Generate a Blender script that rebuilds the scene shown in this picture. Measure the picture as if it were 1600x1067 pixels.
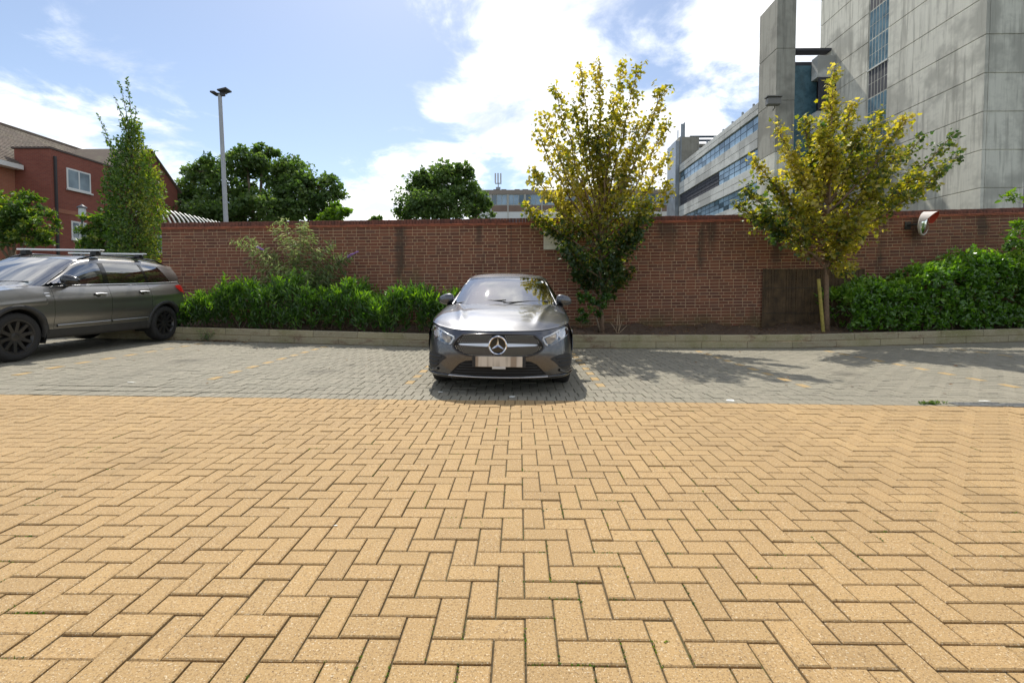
import bpy, math, random
import numpy as np
from mathutils import Vector, Matrix

R = math.radians
rng = random.Random(7)
scene = bpy.context.scene
for o in list(bpy.data.objects):
    bpy.data.objects.remove(o)
COL = scene.collection

# ------------------------------------------------------------------ camera
FPX, EYE, YAW, PITCH = 730.0, 1.12, R(0.86), R(2.0)
cam_d = bpy.data.cameras.new('camera')
cam_d.sensor_width = 36.0
cam_d.lens = FPX / 1600 * 36.0
cam_d.shift_y = -0.0319
cam_d.clip_start, cam_d.clip_end = 0.05, 3000
cam = bpy.data.objects.new('camera', cam_d)
cam.location = (0, 0, EYE)
cam.rotation_euler = (R(90) - PITCH, 0, YAW)
COL.objects.link(cam)
scene.camera = cam

# ------------------------------------------------------------------ sun and sky
SUN_EL = R(53)
SUN_AZ = R(-13)                       # the sun stands behind the wall, a little to the left
sun_dir = Vector((math.sin(SUN_AZ) * math.cos(SUN_EL), math.cos(SUN_AZ) * math.cos(SUN_EL), math.sin(SUN_EL)))
sun_d = bpy.data.lights.new('sun', 'SUN')
sun_d.energy = 3.7
sun_d.angle = R(0.53)
sun_d.color = (1.0, 0.95, 0.86)
sun = bpy.data.objects.new('sun', sun_d)
sun.rotation_euler = (-sun_dir).to_track_quat('-Z', 'Y').to_euler()
sun.location = (0, 30, 40)
COL.objects.link(sun)

world = bpy.data.worlds.new('World')
scene.world = world
world.use_nodes = True
wn, wl = world.node_tree.nodes, world.node_tree.links
wn.clear()
w_out = wn.new('ShaderNodeOutputWorld')
w_bg = wn.new('ShaderNodeBackground')
w_bg.inputs['Strength'].default_value = 0.145
sky = wn.new('ShaderNodeTexSky')
sky.sky_type = 'NISHITA'
sky.sun_disc = False
sky.sun_elevation = SUN_EL
sky.sun_rotation = SUN_AZ
sky.altitude = 30
sky.air_density = 1.0
sky.dust_density = 0.6
sky.ozone_density = 1.6
tc = wn.new('ShaderNodeTexCoord')


def wmath(op, a, b=None, clamp=False):
    n = wn.new('ShaderNodeMath')
    n.operation = op
    n.use_clamp = clamp
    for k, v in enumerate((a, b)):
        if v is None:
            continue
        if isinstance(v, (int, float)):
            n.inputs[k].default_value = v
        else:
            wl.new(v, n.inputs[k])
    return n.outputs[0]


def wdir(px, py):
    """direction of a piece of sky, from where it stands over the wall"""
    v = Vector(((px - 811) / FPX, 1.0, (457 - py) / FPX))
    return v.normalized()


sep = wn.new('ShaderNodeSeparateXYZ')
wl.new(tc.outputs['Generated'], sep.inputs[0])
zz = wmath('MAXIMUM', sep.outputs[2], 0.0)
den = wmath('ADD', zz, 0.22)
cu = wmath('DIVIDE', sep.outputs[0], den)
cv = wmath('DIVIDE', sep.outputs[1], den)
comb = wn.new('ShaderNodeCombineXYZ')
wl.new(cu, comb.inputs[0]); wl.new(cv, comb.inputs[1])
nz = wn.new('ShaderNodeTexNoise')
nz.inputs['Scale'].default_value = 2.6
nz.inputs['Detail'].default_value = 9
nz.inputs['Roughness'].default_value = 0.62
nz.inputs['Distortion'].default_value = 0.35
wl.new(comb.outputs[0], nz.inputs['Vector'])
dens = wmath('SUBTRACT', wmath('MULTIPLY', nz.outputs['Fac'], 2.1), 0.2)
# the larger clouds and clear gaps: (px, py, radius px, weight)
for bx_, by_, br_, bw_ in [(940, 230, 170, 0.30), (1010, 40, 170, 0.08), (610, 285, 100, 0.24), (1130, 250, 120, 0.2),
                           (820, 110, 90, 0.16), (210, 125, 100, 0.09), (330, 130, 90, 0.08), (60, 225, 110, 0.30), (170, 20, 70, 0.10), (40, 20, 90, -0.12), (300, 200, 90, -0.1),
                           (1260, 60, 110, 0.3), (560, 330, 200, 0.12),
                           (440, 40, 170, -0.34), (560, 110, 120, -0.36), (480, 205, 110, -0.26), (20, 90, 90, -0.24), (330, 30, 90, -0.12),
                           (1130, 155, 80, -0.34), (1030, 105, 60, -0.25), (1000, 20, 90, -0.14)]:
    d = wdir(bx_, by_)
    dn = wn.new('ShaderNodeVectorMath'); dn.operation = 'DOT_PRODUCT'
    wl.new(tc.outputs['Generated'], dn.inputs[0])
    dn.inputs[1].default_value = d
    ca = math.cos(math.atan(br_ / FPX) * 0.9)
    k = 1.0 / (1 - ca)
    e = wmath('MULTIPLY', wmath('SUBTRACT', dn.outputs['Value'], 1.0), k)
    e = wmath('POWER', 2.718, e)
    dens = wmath('ADD', dens, wmath('MULTIPLY', e, bw_ * 1.25))
ramp = wn.new('ShaderNodeMapRange')
ramp.interpolation_type = 'SMOOTHSTEP'
ramp.inputs['From Min'].default_value = 0.66
ramp.inputs['From Max'].default_value = 1.22
wl.new(dens, ramp.inputs['Value'])
mixc = wn.new('ShaderNodeMix'); mixc.data_type = 'RGBA'
wl.new(ramp.outputs[0], mixc.inputs[0])
hs = wn.new('ShaderNodeHueSaturation')
hs.inputs['Saturation'].default_value = 0.92
hs.inputs['Value'].default_value = 0.76
wl.new(sky.outputs[0], hs.inputs['Color'])
wl.new(hs.outputs[0], mixc.inputs[6])
cl_n = wn.new('ShaderNodeTexNoise')
cl_n.inputs['Scale'].default_value = 3.4
cl_n.inputs['Detail'].default_value = 7
wl.new(comb.outputs[0], cl_n.inputs['Vector'])
cl_r = wn.new('ShaderNodeValToRGB')
cl_r.color_ramp.elements[0].position = 0.36
cl_r.color_ramp.elements[0].color = (0.50, 0.53, 0.58, 1)
cl_r.color_ramp.elements[1].position = 0.62
cl_r.color_ramp.elements[1].color = (1, 0.985, 0.955, 1)
wl.new(cl_n.outputs['Fac'], cl_r.inputs[0])
cl_s = wn.new('ShaderNodeVectorMath'); cl_s.operation = 'SCALE'
cl_s.inputs['Scale'].default_value = 10.0
wl.new(cl_r.outputs[0], cl_s.inputs[0])
wl.new(cl_s.outputs[0], mixc.inputs[7])
wl.new(mixc.outputs[2], w_bg.inputs['Color'])
wl.new(w_bg.outputs[0], w_out.inputs['Surface'])

scene.view_settings.view_transform = 'Standard'
scene.view_settings.look = 'None'
scene.view_settings.exposure = 0.42
scene.view_settings.gamma = 1.0
scene.view_settings.use_curve_mapping = False
scene.render.engine = 'CYCLES'
scene.cycles.max_bounces = 8
scene.cycles.transparent_max_bounces = 12
scene.cycles.use_denoising = True

# ------------------------------------------------------------------ helpers
_cy, _sy = math.cos(YAW), math.sin(YAW)


def at(px, py, Y):
    """world point at world depth Y in the direction (px, py) of a 1600 px wide survey sheet"""
    xs = (px - 800) / FPX
    ys = (533.5 - (py)) / FPX - 0.0319 * 1600 / FPX
    cp, sp = math.cos(PITCH), math.sin(PITCH)
    fwd, up = (1.0 * cp + ys * sp), (-sp + ys * cp)
    dx = xs * _cy - fwd * _sy
    dy = xs * _sy + fwd * _cy
    t = Y / dy
    return Vector((dx * t, Y, EYE + up * t))


def smooth(a, b, x):
    t = min(1.0, max(0.0, (x - a) / (b - a)))
    return t * t * (3 - 2 * t)


def zg(x, y):
    """lie of the ground: the bays rise gently to both sides"""
    s = smooth(3.5, 6.5, y)
    return s * (0.023 * max(0.0, -x - 1.0) + 0.022 * max(0.0, x - 5.5))


def tag(o, label=None, cat=None, group=None, kind=None):
    if label: o['label'] = label
    if cat: o['category'] = cat
    if group: o['group'] = group
    if kind: o['kind'] = kind
    return o


def empty(name, loc=(0, 0, 0), rz=0.0):
    o = bpy.data.objects.new(name, None)
    o.location = loc
    o.rotation_euler = (0, 0, rz)
    o.empty_display_size = 0.2
    COL.objects.link(o)
    return o


def link_mesh(name, me, parent=None, loc=None):
    o = bpy.data.objects.new(name, me)
    COL.objects.link(o)
    if parent is not None:
        o.parent = parent
    if loc is not None:
        o.location = loc
    return o


def mk(name, verts, faces, mat, parent=None, smooth_=False, attrs=None, loc=None, autos=None):
    me = bpy.data.meshes.new(name)
    me.from_pydata([tuple(v) for v in verts], [], [tuple(f) for f in faces])
    me.update()
    if mat is not None:
        me.materials.append(mat)
    if smooth_:
        me.polygons.foreach_set('use_smooth', [True] * len(me.polygons))
    if attrs:
        for an, vals in attrs.items():
            a = me.attributes.new(an, 'FLOAT', 'FACE')
            a.data.foreach_set('value', np.asarray(vals, dtype=np.float32))
    o = link_mesh(name, me, parent, loc)
    if smooth_ and autos:
        sharp_by_angle(me, autos)
    return o


def sharp_by_angle(me, deg):
    import bmesh
    bm = bmesh.new(); bm.from_mesh(me)
    for e in bm.edges:
        if len(e.link_faces) == 2 and e.calc_face_angle(0) > R(deg):
            e.smooth = False
    bm.to_mesh(me); bm.free()


class MB:
    """collects simple solids into one mesh"""
    def __init__(s):
        s.v, s.f, s.a = [], [], []

    def add(s, verts, faces, a=0.0):
        n = len(s.v)
        s.v += [tuple(v) for v in verts]
        s.f += [tuple(i + n for i in f) for f in faces]
        s.a += [a] * len(faces)

    def box(s, x0, x1, y0, y1, z0, z1, a=0.0, M=None, open_back=False):
        vs = [(x0, y0, z0), (x1, y0, z0), (x1, y1, z0), (x0, y1, z0), (x0, y0, z1), (x1, y0, z1), (x1, y1, z1), (x0, y1, z1)]
        if M is not None:
            vs = [tuple(M @ Vector(v)) for v in vs]
        fs = [(0, 1, 5, 4), (1, 2, 6, 5), (3, 0, 4, 7), (4, 5, 6, 7), (0, 3, 2, 1)]
        if not open_back:
            fs.append((2, 3, 7, 6))
        s.add(vs, fs, a)

    def bevel_box(s, x0, x1, y0, y1, z0, z1, b, a=0.0, M=None):
        vs, fs = [], []
        for z, i in ((z0, b), (z0 + b, 0.0), (z1 - b, 0.0), (z1, b)):
            vs += [(x0 + i, y0 + i, z), (x1 - i, y0 + i, z), (x1 - i, y1 - i, z), (x0 + i, y1 - i, z)]
        if M is not None:
            vs = [tuple(M @ Vector(v)) for v in vs]
        for k in range(3):
            for j in range(4):
                fs.append((k * 4 + j, k * 4 + (j + 1) % 4, (k + 1) * 4 + (j + 1) % 4, (k + 1) * 4 + j))
        fs += [(12, 13, 14, 15), (3, 2, 1, 0)]
        s.add(vs, fs, a)

    def tube(s, pts, radii, n=8, a=0.0, cap=True):
        pts = [Vector(p) for p in pts]
        if isinstance(radii, (int, float)):
            radii = [radii] * len(pts)
        vs, fs = [], []
        ref = None
        for i, p in enumerate(pts):
            d = (pts[min(i + 1, len(pts) - 1)] - pts[max(i - 1, 0)])
            if d.length < 1e-9:
                d = Vector((0, 0, 1))
            d.normalize()
            if ref is None:
                ref = Vector((1, 0, 0)) if abs(d.x) < 0.8 else Vector((0, 1, 0))
            u = d.cross(ref)
            if u.length < 1e-6:
                u = d.cross(Vector((0, 1, 0.3)))
            u.normalize()
            w = d.cross(u)
            ref = u.cross(d)
            for k in range(n):
                t = 2 * math.pi * k / n
                vs.append(p + radii[i] * (math.cos(t) * u + math.sin(t) * w))
        for i in range(len(pts) - 1):
            for k in range(n):
                fs.append((i * n + k, i * n + (k + 1) % n, (i + 1) * n + (k + 1) % n, (i + 1) * n + k))
        if cap:
            fs.append(tuple(reversed(range(n))))
            fs.append(tuple(range((len(pts) - 1) * n, len(pts) * n)))
        s.add(vs, fs, a)

    def lathe(s, prof, n=24, axis='z', origin=(0, 0, 0), a=0.0):
        """prof: list of (radius, height)"""
        vs, fs = [], []
        for r, h in prof:
            for k in range(n):
                t = 2 * math.pi * k / n
                c, si = r * math.cos(t), r * math.sin(t)
                p = {'z': (c, si, h), 'x': (h, c, si), 'y': (c, h, -si)}[axis]
                vs.append((p[0] + origin[0], p[1] + origin[1], p[2] + origin[2]))
        for i in range(len(prof) - 1):
            for k in range(n):
                fs.append((i * n + k, i * n + (k + 1) % n, (i + 1) * n + (k + 1) % n, (i + 1) * n + k))
        s.add(vs, fs, a)

    def build(s, name, mat, parent=None, smooth_=False, loc=None, autos=None, attr=True):
        return mk(name, s.v, s.f, mat, parent, smooth_, {'rnd': s.a} if attr else None, loc, autos)


# ------------------------------------------------------------------ materials
def newmat(name):
    m = bpy.data.materials.new(name)
    m.use_nodes = True
    nt = m.node_tree
    b = nt.nodes['Principled BSDF']
    return m, nt, nt.nodes, nt.links, b


class NT:
    """small node helper"""
    def __init__(s, nt):
        s.nt, s.n, s.l = nt, nt.nodes, nt.links

    def coord(s, kind='Object'):
        return s.n.new('ShaderNodeTexCoord').outputs[kind]

    def pos(s):
        return s.n.new('ShaderNodeNewGeometry').outputs['Position']

    def scale(s, vec, sc):
        m = s.n.new('ShaderNodeMapping')
        m.inputs['Scale'].default_value = sc
        s.l.new(vec, m.inputs['Vector'])
        return m.outputs[0]

    def noise(s, vec, scale, detail=4, rough=0.55, dist=0.0):
        t = s.n.new('ShaderNodeTexNoise')
        t.inputs['Scale'].default_value = scale
        t.inputs['Detail'].default_value = detail
        t.inputs['Roughness'].default_value = rough
        t.inputs['Distortion'].default_value = dist
        if vec is not None:
            s.l.new(vec, t.inputs['Vector'])
        return t.outputs['Fac']

    def voro(s, vec, scale, out='Distance', feature='F1'):
        t = s.n.new('ShaderNodeTexVoronoi')
        t.feature = feature
        t.inputs['Scale'].default_value = scale
        s.l.new(vec, t.inputs['Vector'])
        return t.outputs[out]

    def rmap(s, v, a, b, c=0.0, d=1.0, sm=True):
        m = s.n.new('ShaderNodeMapRange')
        m.interpolation_type = 'SMOOTHSTEP' if sm else 'LINEAR'
        for k, x in zip(('From Min', 'From Max', 'To Min', 'To Max'), (a, b, c, d)):
            m.inputs[k].default_value = x
        s.l.new(v, m.inputs['Value'])
        return m.outputs[0]

    def math(s, op, a, b=None, clamp=False):
        m = s.n.new('ShaderNodeMath')
        m.operation = op
        m.use_clamp = clamp
        for k, v in enumerate((a, b)):
            if v is None: continue
            if isinstance(v, (int, float)): m.inputs[k].default_value = v
            else: s.l.new(v, m.inputs[k])
        return m.outputs[0]

    def mix(s, f, a, b, blend='MIX'):
        m = s.n.new('ShaderNodeMix')
        m.data_type = 'RGBA'
        m.blend_type = blend
        for idx, v in ((0, f), (6, a), (7, b)):
            if isinstance(v, (int, float)): m.inputs[idx].default_value = v
            elif isinstance(v, (tuple, list)): m.inputs[idx].default_value = (*v[:3], 1)
            else: s.l.new(v, m.inputs[idx])
        return m.outputs[2]

    def ramp(s, f, stops):
        r = s.n.new('ShaderNodeValToRGB')
        e = r.color_ramp.elements
        while len(e) < len(stops): e.new(0.5)
        for k, (p, c) in enumerate(stops):
            e[k].position = p
            e[k].color = (*c, 1)
        s.l.new(f, r.inputs[0])
        return r.outputs[0]

    def rnd(s):
        """per-piece random number: a face attribute on joined pieces, an object property on single ones"""
        a = s.n.new('ShaderNodeAttribute'); a.attribute_type = 'GEOMETRY'; a.attribute_name = 'rnd'
        b = s.n.new('ShaderNodeAttribute'); b.attribute_type = 'OBJECT'; b.attribute_name = 'rnd'
        return s.math('ADD', a.outputs['Fac'], b.outputs['Fac'])

    def bump(s, h, strength, dist=0.01):
        b = s.n.new('ShaderNodeBump')
        b.inputs['Strength'].default_value = strength
        b.inputs['Distance'].default_value = dist
        s.l.new(h, b.inputs['Height'])
        return b.outputs[0]


def simple(name, col, rough=0.6, metal=0.0, noise=None, coat=0.0, bump=None, spec=0.5, coords='Object'):
    m, nt, n, l, b = newmat(name)
    h = NT(nt)
    b.inputs['Roughness'].default_value = rough
    b.inputs['Metallic'].default_value = metal
    b.inputs['Coat Weight'].default_value = coat
    b.inputs['Coat Roughness'].default_value = 0.04
    b.inputs['Specular IOR Level'].default_value = spec
    if noise:
        sc, amt = noise
        f = h.noise(h.coord(coords), sc, 5)
        f2 = h.rmap(f, 0.3, 0.7, 1 - amt, 1 + amt, False)
        c = h.mix(1.0, col, (1, 1, 1), 'MULTIPLY')
        vm = n.new('ShaderNodeVectorMath'); vm.operation = 'SCALE'
        vm.inputs[0].default_value = col
        l.new(f2, vm.inputs['Scale'])
        l.new(vm.outputs[0], b.inputs['Base Color'])
        l.new(h.rmap(f, 0.3, 0.7, max(0.05, rough - 0.12), min(1, rough + 0.1), False), b.inputs['Roughness'])
    else:
        b.inputs['Base Color'].default_value = (*col, 1)
    if bump:
        l.new(h.bump(h.noise(h.coord(coords), bump[0], 4), bump[1], 0.01), b.inputs['Normal'])
    return m


def m_paver(name, base, var, dark, light, oil=()):
    m, nt, n, l, b = newmat(name)
    h = NT(nt)
    p = h.pos()
    r = h.rnd()
    c = h.mix(r, base, var)
    vm = n.new('ShaderNodeVectorMath'); vm.operation = 'SCALE'
    l.new(c, vm.inputs[0])
    l.new(h.rmap(h.math('FRACT', h.math('MULTIPLY', r, 7.31)), 0.0, 1.0, 0.93, 1.05, False), vm.inputs['Scale'])
    c = vm.outputs[0]
    big = h.noise(p, 0.9, 3)
    c = h.mix(h.rmap(big, 0.35, 0.7, 0.0, 0.35), c, tuple(x * 0.72 for x in base))
    blot = h.noise(p, 9.0, 4, 0.7)
    c = h.mix(h.rmap(blot, 0.5, 0.75, 0.0, 0.4), c, tuple(x * 0.7 for x in base))
    sp = h.noise(p, 130.0, 4, 0.85)
    c = h.mix(h.rmap(sp, 0.51, 0.62, 0.0, 0.9), c, dark)
    sp2 = h.noise(h.scale(p, (1.1, 1.3, 1.0)), 120.0, 3, 0.85)
    c = h.mix(h.rmap(sp2, 0.58, 0.66, 0.0, 0.85), c, light)
    # old stains and tyre-worn patches
    stn = h.noise(h.scale(p, (0.55, 0.35, 1)), 1.6, 6, 0.68)
    c = h.mix(h.rmap(stn, 0.55, 0.72, 0.0, 0.42), c, tuple(x * 0.5 for x in base))
    for (ox_, oy_, rad_) in oil:                 # old oil drips
        dv = n.new('ShaderNodeVectorMath'); dv.operation = 'DISTANCE'
        l.new(h.scale(p, (1, 1, 0)), dv.inputs[0])
        dv.inputs[1].default_value = (ox_, oy_, 0)
        dd = h.math('ADD', dv.outputs['Value'], h.math('MULTIPLY', h.math('SUBTRACT', h.noise(p, 7.0, 5, 0.7), 0.5), rad_ * 1.8))
        c = h.mix(h.rmap(dd, rad_ * 0.3, rad_, 0.55, 0.0), c, tuple(x * 0.35 for x in base))
    l.new(c, b.inputs['Base Color'])
    b.inputs['Roughness'].default_value = 0.85
    l.new(h.bump(h.math('ADD', sp, h.math('MULTIPLY', blot, 0.6)), 0.5, 0.004), b.inputs['Normal'])
    return m


M = {}
M['tan'] = m_paver('buff_concrete_block', (0.425, 0.275, 0.115), (0.405, 0.26, 0.11), (0.15, 0.088, 0.036), (0.74, 0.64, 0.46))
M['grey'] = m_paver('grey_concrete_block', (0.262, 0.236, 0.172), (0.285, 0.252, 0.187), (0.10, 0.10, 0.075), (0.45, 0.44, 0.38),
                    ((-2.7, 6.3, 0.28), (-2.5, 6.9, 0.14), (2.2, 5.9, 0.22), (4.5, 6.5, 0.30), (-5.0, 6.9, 0.32), (7.0, 6.4, 0.25)))
M['marker'] = m_paver('faded_yellow_block', (0.50, 0.33, 0.13), (0.42, 0.30, 0.14), (0.2, 0.13, 0.06), (0.6, 0.5, 0.35))


def m_joint():
    m, nt, n, l, b = newmat('joint_sand_and_moss')
    h = NT(nt)
    p = h.pos()
    f = h.noise(p, 2.2, 5, 0.7)
    c = h.mix(h.rmap(f, 0.5, 0.68), (0.070, 0.050, 0.024), (0.085, 0.092, 0.018))
    c = h.mix(h.rmap(h.noise(p, 90, 3), 0.4, 0.7, 0, 0.6), c, (0.16, 0.12, 0.06))
    l.new(c, b.inputs['Base Color'])
    b.inputs['Roughness'].default_value = 0.95
    return m


M['joint'] = m_joint()


def wall_dirt(h, n, l, p, c):
    """rising damp with algae at the foot, sooty run-off below faults in the coping, a few lime blooms"""
    s = n.new('ShaderNodeSeparateXYZ')
    l.new(p, s.inputs[0])
    foot = h.math('MULTIPLY', h.rmap(s.outputs[2], 0.30, 0.80, 1.0, 0.0), h.rmap(h.noise(p, 1.6, 5, 0.7), 0.35, 0.6))
    c = h.mix(h.math('MULTIPLY', foot, 0.75), c, (0.105, 0.085, 0.028))
    # runs: centre x, half width, how far down
    for (x0, w, z1) in ((-2.86, 0.13, 1.5), (3.55, 0.22, 2.3), (4.55, 0.10, 2.15), (9.35, 0.16, 2.25), (-0.95, 0.08, 2.3), (6.1, 0.12, 1.75), (10.9, 0.12, 2.4)):
        d = h.math('ABSOLUTE', h.math('SUBTRACT', s.outputs[0], x0))
        d = h.math('ADD', d, h.math('MULTIPLY', h.math('SUBTRACT', h.noise(p, 2.4, 5, 0.65), 0.5), w * 3.0))
        m_ = h.math('MULTIPLY', h.rmap(d, w * 0.35, w * 1.5, 1.0, 0.0), h.rmap(s.outputs[2], z1 - 0.3, z1 + 0.35, 0.0, 1.0))
        c = h.mix(h.math('MULTIPLY', m_, 0.62), c, (0.035, 0.030, 0.020))
    bl_ = h.noise(h.scale(p, (1, 1, 0.6)), 0.9, 6, 0.75)
    c = h.mix(h.rmap(bl_, 0.66, 0.78, 0, 0.35), c, (0.50, 0.42, 0.33))
    return c


def m_brick():
    m, nt, n, l, b = newmat('dark_red_brick')
    h = NT(nt)
    p = h.pos()
    r = h.rnd()
    c = h.ramp(r, [(0.0, (0.12, 0.045, 0.028)), (0.35, (0.18, 0.062, 0.034)), (0.7, (0.235, 0.082, 0.042)), (1.0, (0.15, 0.066, 0.045))])
    f = h.noise(p, 28, 4, 0.7)
    c = h.mix(h.rmap(f, 0.4, 0.75, 0, 0.45), c, (0.24, 0.11, 0.07))
    # soot and algae streaks running down from the coping
    st = h.noise(h.scale(p, (1.3, 1.0, 0.22)), 1.0, 5, 0.62)
    c = h.mix(h.rmap(st, 0.60, 0.74, 0, 0.75), c, (0.035, 0.033, 0.022))
    st2 = h.noise(h.scale(p, (0.7, 1.0, 0.6)), 1.3, 4, 0.6)
    c = h.mix(h.rmap(st2, 0.6, 0.8, 0, 0.5), c, (0.10, 0.085, 0.03))
    c = wall_dirt(h, n, l, p, c)
    l.new(c, b.inputs['Base Color'])
    b.inputs['Roughness'].default_value = 0.85
    l.new(h.bump(h.noise(p, 120, 4), 0.4, 0.004), b.inputs['Normal'])
    return m


def m_mortar():
    m, nt, n, l, b = newmat('buff_mortar')
    h = NT(nt)
    p = h.pos()
    c = h.mix(h.noise(p, 6, 4), (0.64, 0.46, 0.28), (0.55, 0.395, 0.24))
    st = h.noise(h.scale(p, (1.3, 1.0, 0.22)), 1.0, 5, 0.62)
    c = h.mix(h.rmap(st, 0.60, 0.74, 0, 0.8), c, (0.06, 0.05, 0.03))
    st2 = h.noise(h.scale(p, (0.7, 1.0, 0.6)), 1.3, 4, 0.6)
    c = h.mix(h.rmap(st2, 0.58, 0.8, 0, 0.5), c, (0.22, 0.17, 0.07))
    c = wall_dirt(h, n, l, p, c)
    l.new(c, b.inputs['Base Color'])
    b.inputs['Roughness'].default_value = 0.95
    return m


M['brick'] = m_brick()
M['mortar'] = m_mortar()
M['creasing'] = simple('orange_clay_tile', (0.36, 0.115, 0.06), 0.8, noise=(6, 0.35))
M['coping'] = simple('dark_coping_brick', (0.15, 0.055, 0.036), 0.85, noise=(9, 0.5))


def m_kerb():
    m, nt, n, l, b = newmat('mossy_concrete_kerb')
    h = NT(nt)
    p = h.pos()
    c = h.mix(h.rnd(), (0.37, 0.315, 0.19), (0.31, 0.265, 0.17))
    c = h.mix(h.rmap(h.noise(p, 1.1, 5, 0.65), 0.45, 0.7, 0, 0.8), c, (0.20, 0.19, 0.07))
    c = h.mix(h.rmap(h.noise(h.scale(p, (2, 2, 5)), 1.2, 5, 0.7), 0.52, 0.68, 0, 0.7), c, (0.17, 0.095, 0.055))
    c = h.mix(h.rmap(h.noise(p, 40, 3), 0.5, 0.75, 0, 0.4), c, (0.55, 0.5, 0.4))
    l.new(c, b.inputs['Base Color'])
    b.inputs['Roughness'].default_value = 0.92
    l.new(h.bump(h.noise(p, 45, 5), 0.5, 0.006), b.inputs['Normal'])
    return m


M['kerb'] = m_kerb()


def m_soil():
    m, nt, n, l, b = newmat('bed_soil')
    h = NT(nt)
    p = h.pos()
    c = h.mix(h.noise(p, 5, 5, 0.7), (0.075, 0.05, 0.032), (0.14, 0.09, 0.055))
    c = h.mix(h.rmap(h.noise(p, 30, 4, 0.8), 0.55, 0.7), c, (0.22, 0.13, 0.07))
    l.new(c, b.inputs['Base Color'])
    b.inputs['Roughness'].default_value = 0.95
    l.new(h.bump(h.noise(p, 22, 6, 0.7), 1.0, 0.03), b.inputs['Normal'])
    return m


M['soil'] = m_soil()


def m_ground():
    m, nt, n, l, b = newmat('ground_tarmac_and_grass')
    h = NT(nt)
    p = h.pos()
    c = h.mix(h.rmap(h.noise(p, 0.08, 4), 0.45, 0.55), (0.06, 0.06, 0.058), (0.055, 0.085, 0.03))
    c = h.mix(h.rmap(h.noise(p, 8, 5, 0.7), 0.4, 0.7, 0, 0.5), c, (0.10, 0.10, 0.08))
    l.new(c, b.inputs['Base Color'])
    b.inputs['Roughness'].default_value = 0.95
    return m


M['ground'] = m_ground()


def m_leaf(name, stops, trans=0.45, rough=0.45, gloss=0.045):
    """stops: colour ramp over the per-leaf random number"""
    m, nt, n, l, b = newmat(name)
    h = NT(nt)
    r = h.rnd()
    c = h.ramp(r, stops)
    out = n['Material Output']
    n.remove(b)
    d = n.new('ShaderNodeBsdfDiffuse')
    t = n.new('ShaderNodeBsdfTranslucent')
    g = n.new('ShaderNodeBsdfGlossy')
    g.inputs['Roughness'].default_value = rough
    g.inputs['Color'].default_value = (0.9, 0.95, 0.9, 1)
    l.new(c, d.inputs['Color'])
    hs_ = n.new('ShaderNodeHueSaturation')
    hs_.inputs['Saturation'].default_value = 1.1
    hs_.inputs['Value'].default_value = 1.75
    l.new(c, hs_.inputs['Color'])
    l.new(hs_.outputs[0], t.inputs['Color'])
    mx = n.new('ShaderNodeMixShader')
    mx.inputs[0].default_value = trans
    l.new(d.outputs[0], mx.inputs[1]); l.new(t.outputs[0], mx.inputs[2])
    mx2 = n.new('ShaderNodeMixShader')
    mx2.inputs[0].default_value = gloss
    l.new(mx.outputs[0], mx2.inputs[1]); l.new(g.outputs[0], mx2.inputs[2])
    l.new(mx2.outputs[0], out.inputs['Surface'])
    return m


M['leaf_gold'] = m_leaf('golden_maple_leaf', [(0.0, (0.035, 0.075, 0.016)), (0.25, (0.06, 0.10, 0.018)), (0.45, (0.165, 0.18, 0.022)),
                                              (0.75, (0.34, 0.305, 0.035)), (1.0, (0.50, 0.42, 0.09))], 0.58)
M['leaf_far'] = m_leaf('broadleaf_tree_leaf', [(0.0, (0.04, 0.085, 0.018)), (0.5, (0.085, 0.15, 0.028)), (1.0, (0.16, 0.22, 0.05))], 0.45, 0.6)
M['leaf_laurel'] = m_leaf('laurel_leaf', [(0.0, (0.025, 0.06, 0.012)), (0.55, (0.06, 0.14, 0.018)), (1.0, (0.20, 0.35, 0.035))], 0.45, 0.35)
M['leaf_hedge'] = m_leaf('hedge_leaf', [(0.0, (0.035, 0.09, 0.014)), (0.55, (0.095, 0.21, 0.02)), (1.0, (0.24, 0.40, 0.045))], 0.42, 0.30, 0.05)
M['leaf_buddleia'] = m_leaf('buddleia_leaf', [(0.0, (0.08, 0.13, 0.045)), (0.6, (0.20, 0.26, 0.08)), (1.0, (0.40, 0.43, 0.22))], 0.4, 0.5)
M['leaf_hornbeam'] = m_leaf('hornbeam_leaf', [(0.0, (0.04, 0.085, 0.014)), (0.6, (0.09, 0.165, 0.02)), (1.0, (0.28, 0.31, 0.04))], 0.42, 0.45)
M['leaf_lime'] = m_leaf('fresh_green_leaf', [(0.0, (0.05, 0.11, 0.015)), (0.6, (0.12, 0.22, 0.02)), (1.0, (0.24, 0.34, 0.04))], 0.45, 0.45)
M['leaf_dry'] = m_leaf('dry_leaf', [(0.0, (0.10, 0.045, 0.025)), (0.6, (0.19, 0.10, 0.05)), (1.0, (0.30, 0.20, 0.10))], 0.2, 0.6)
M['bark'] = simple('grey_brown_bark', (0.20, 0.15, 0.10), 0.9, noise=(14, 0.4), bump=(40, 0.6))
M['bark_young'] = simple('young_maple_bark', (0.20, 0.13, 0.08), 0.85, noise=(18, 0.35), bump=(60, 0.5))
M['purple'] = simple('buddleia_flower', (0.25, 0.10, 0.45), 0.8, noise=(60, 0.4))
M['stake'] = simple('yellow_green_tree_stake', (0.33, 0.27, 0.06), 0.8, noise=(20, 0.3))
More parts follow.
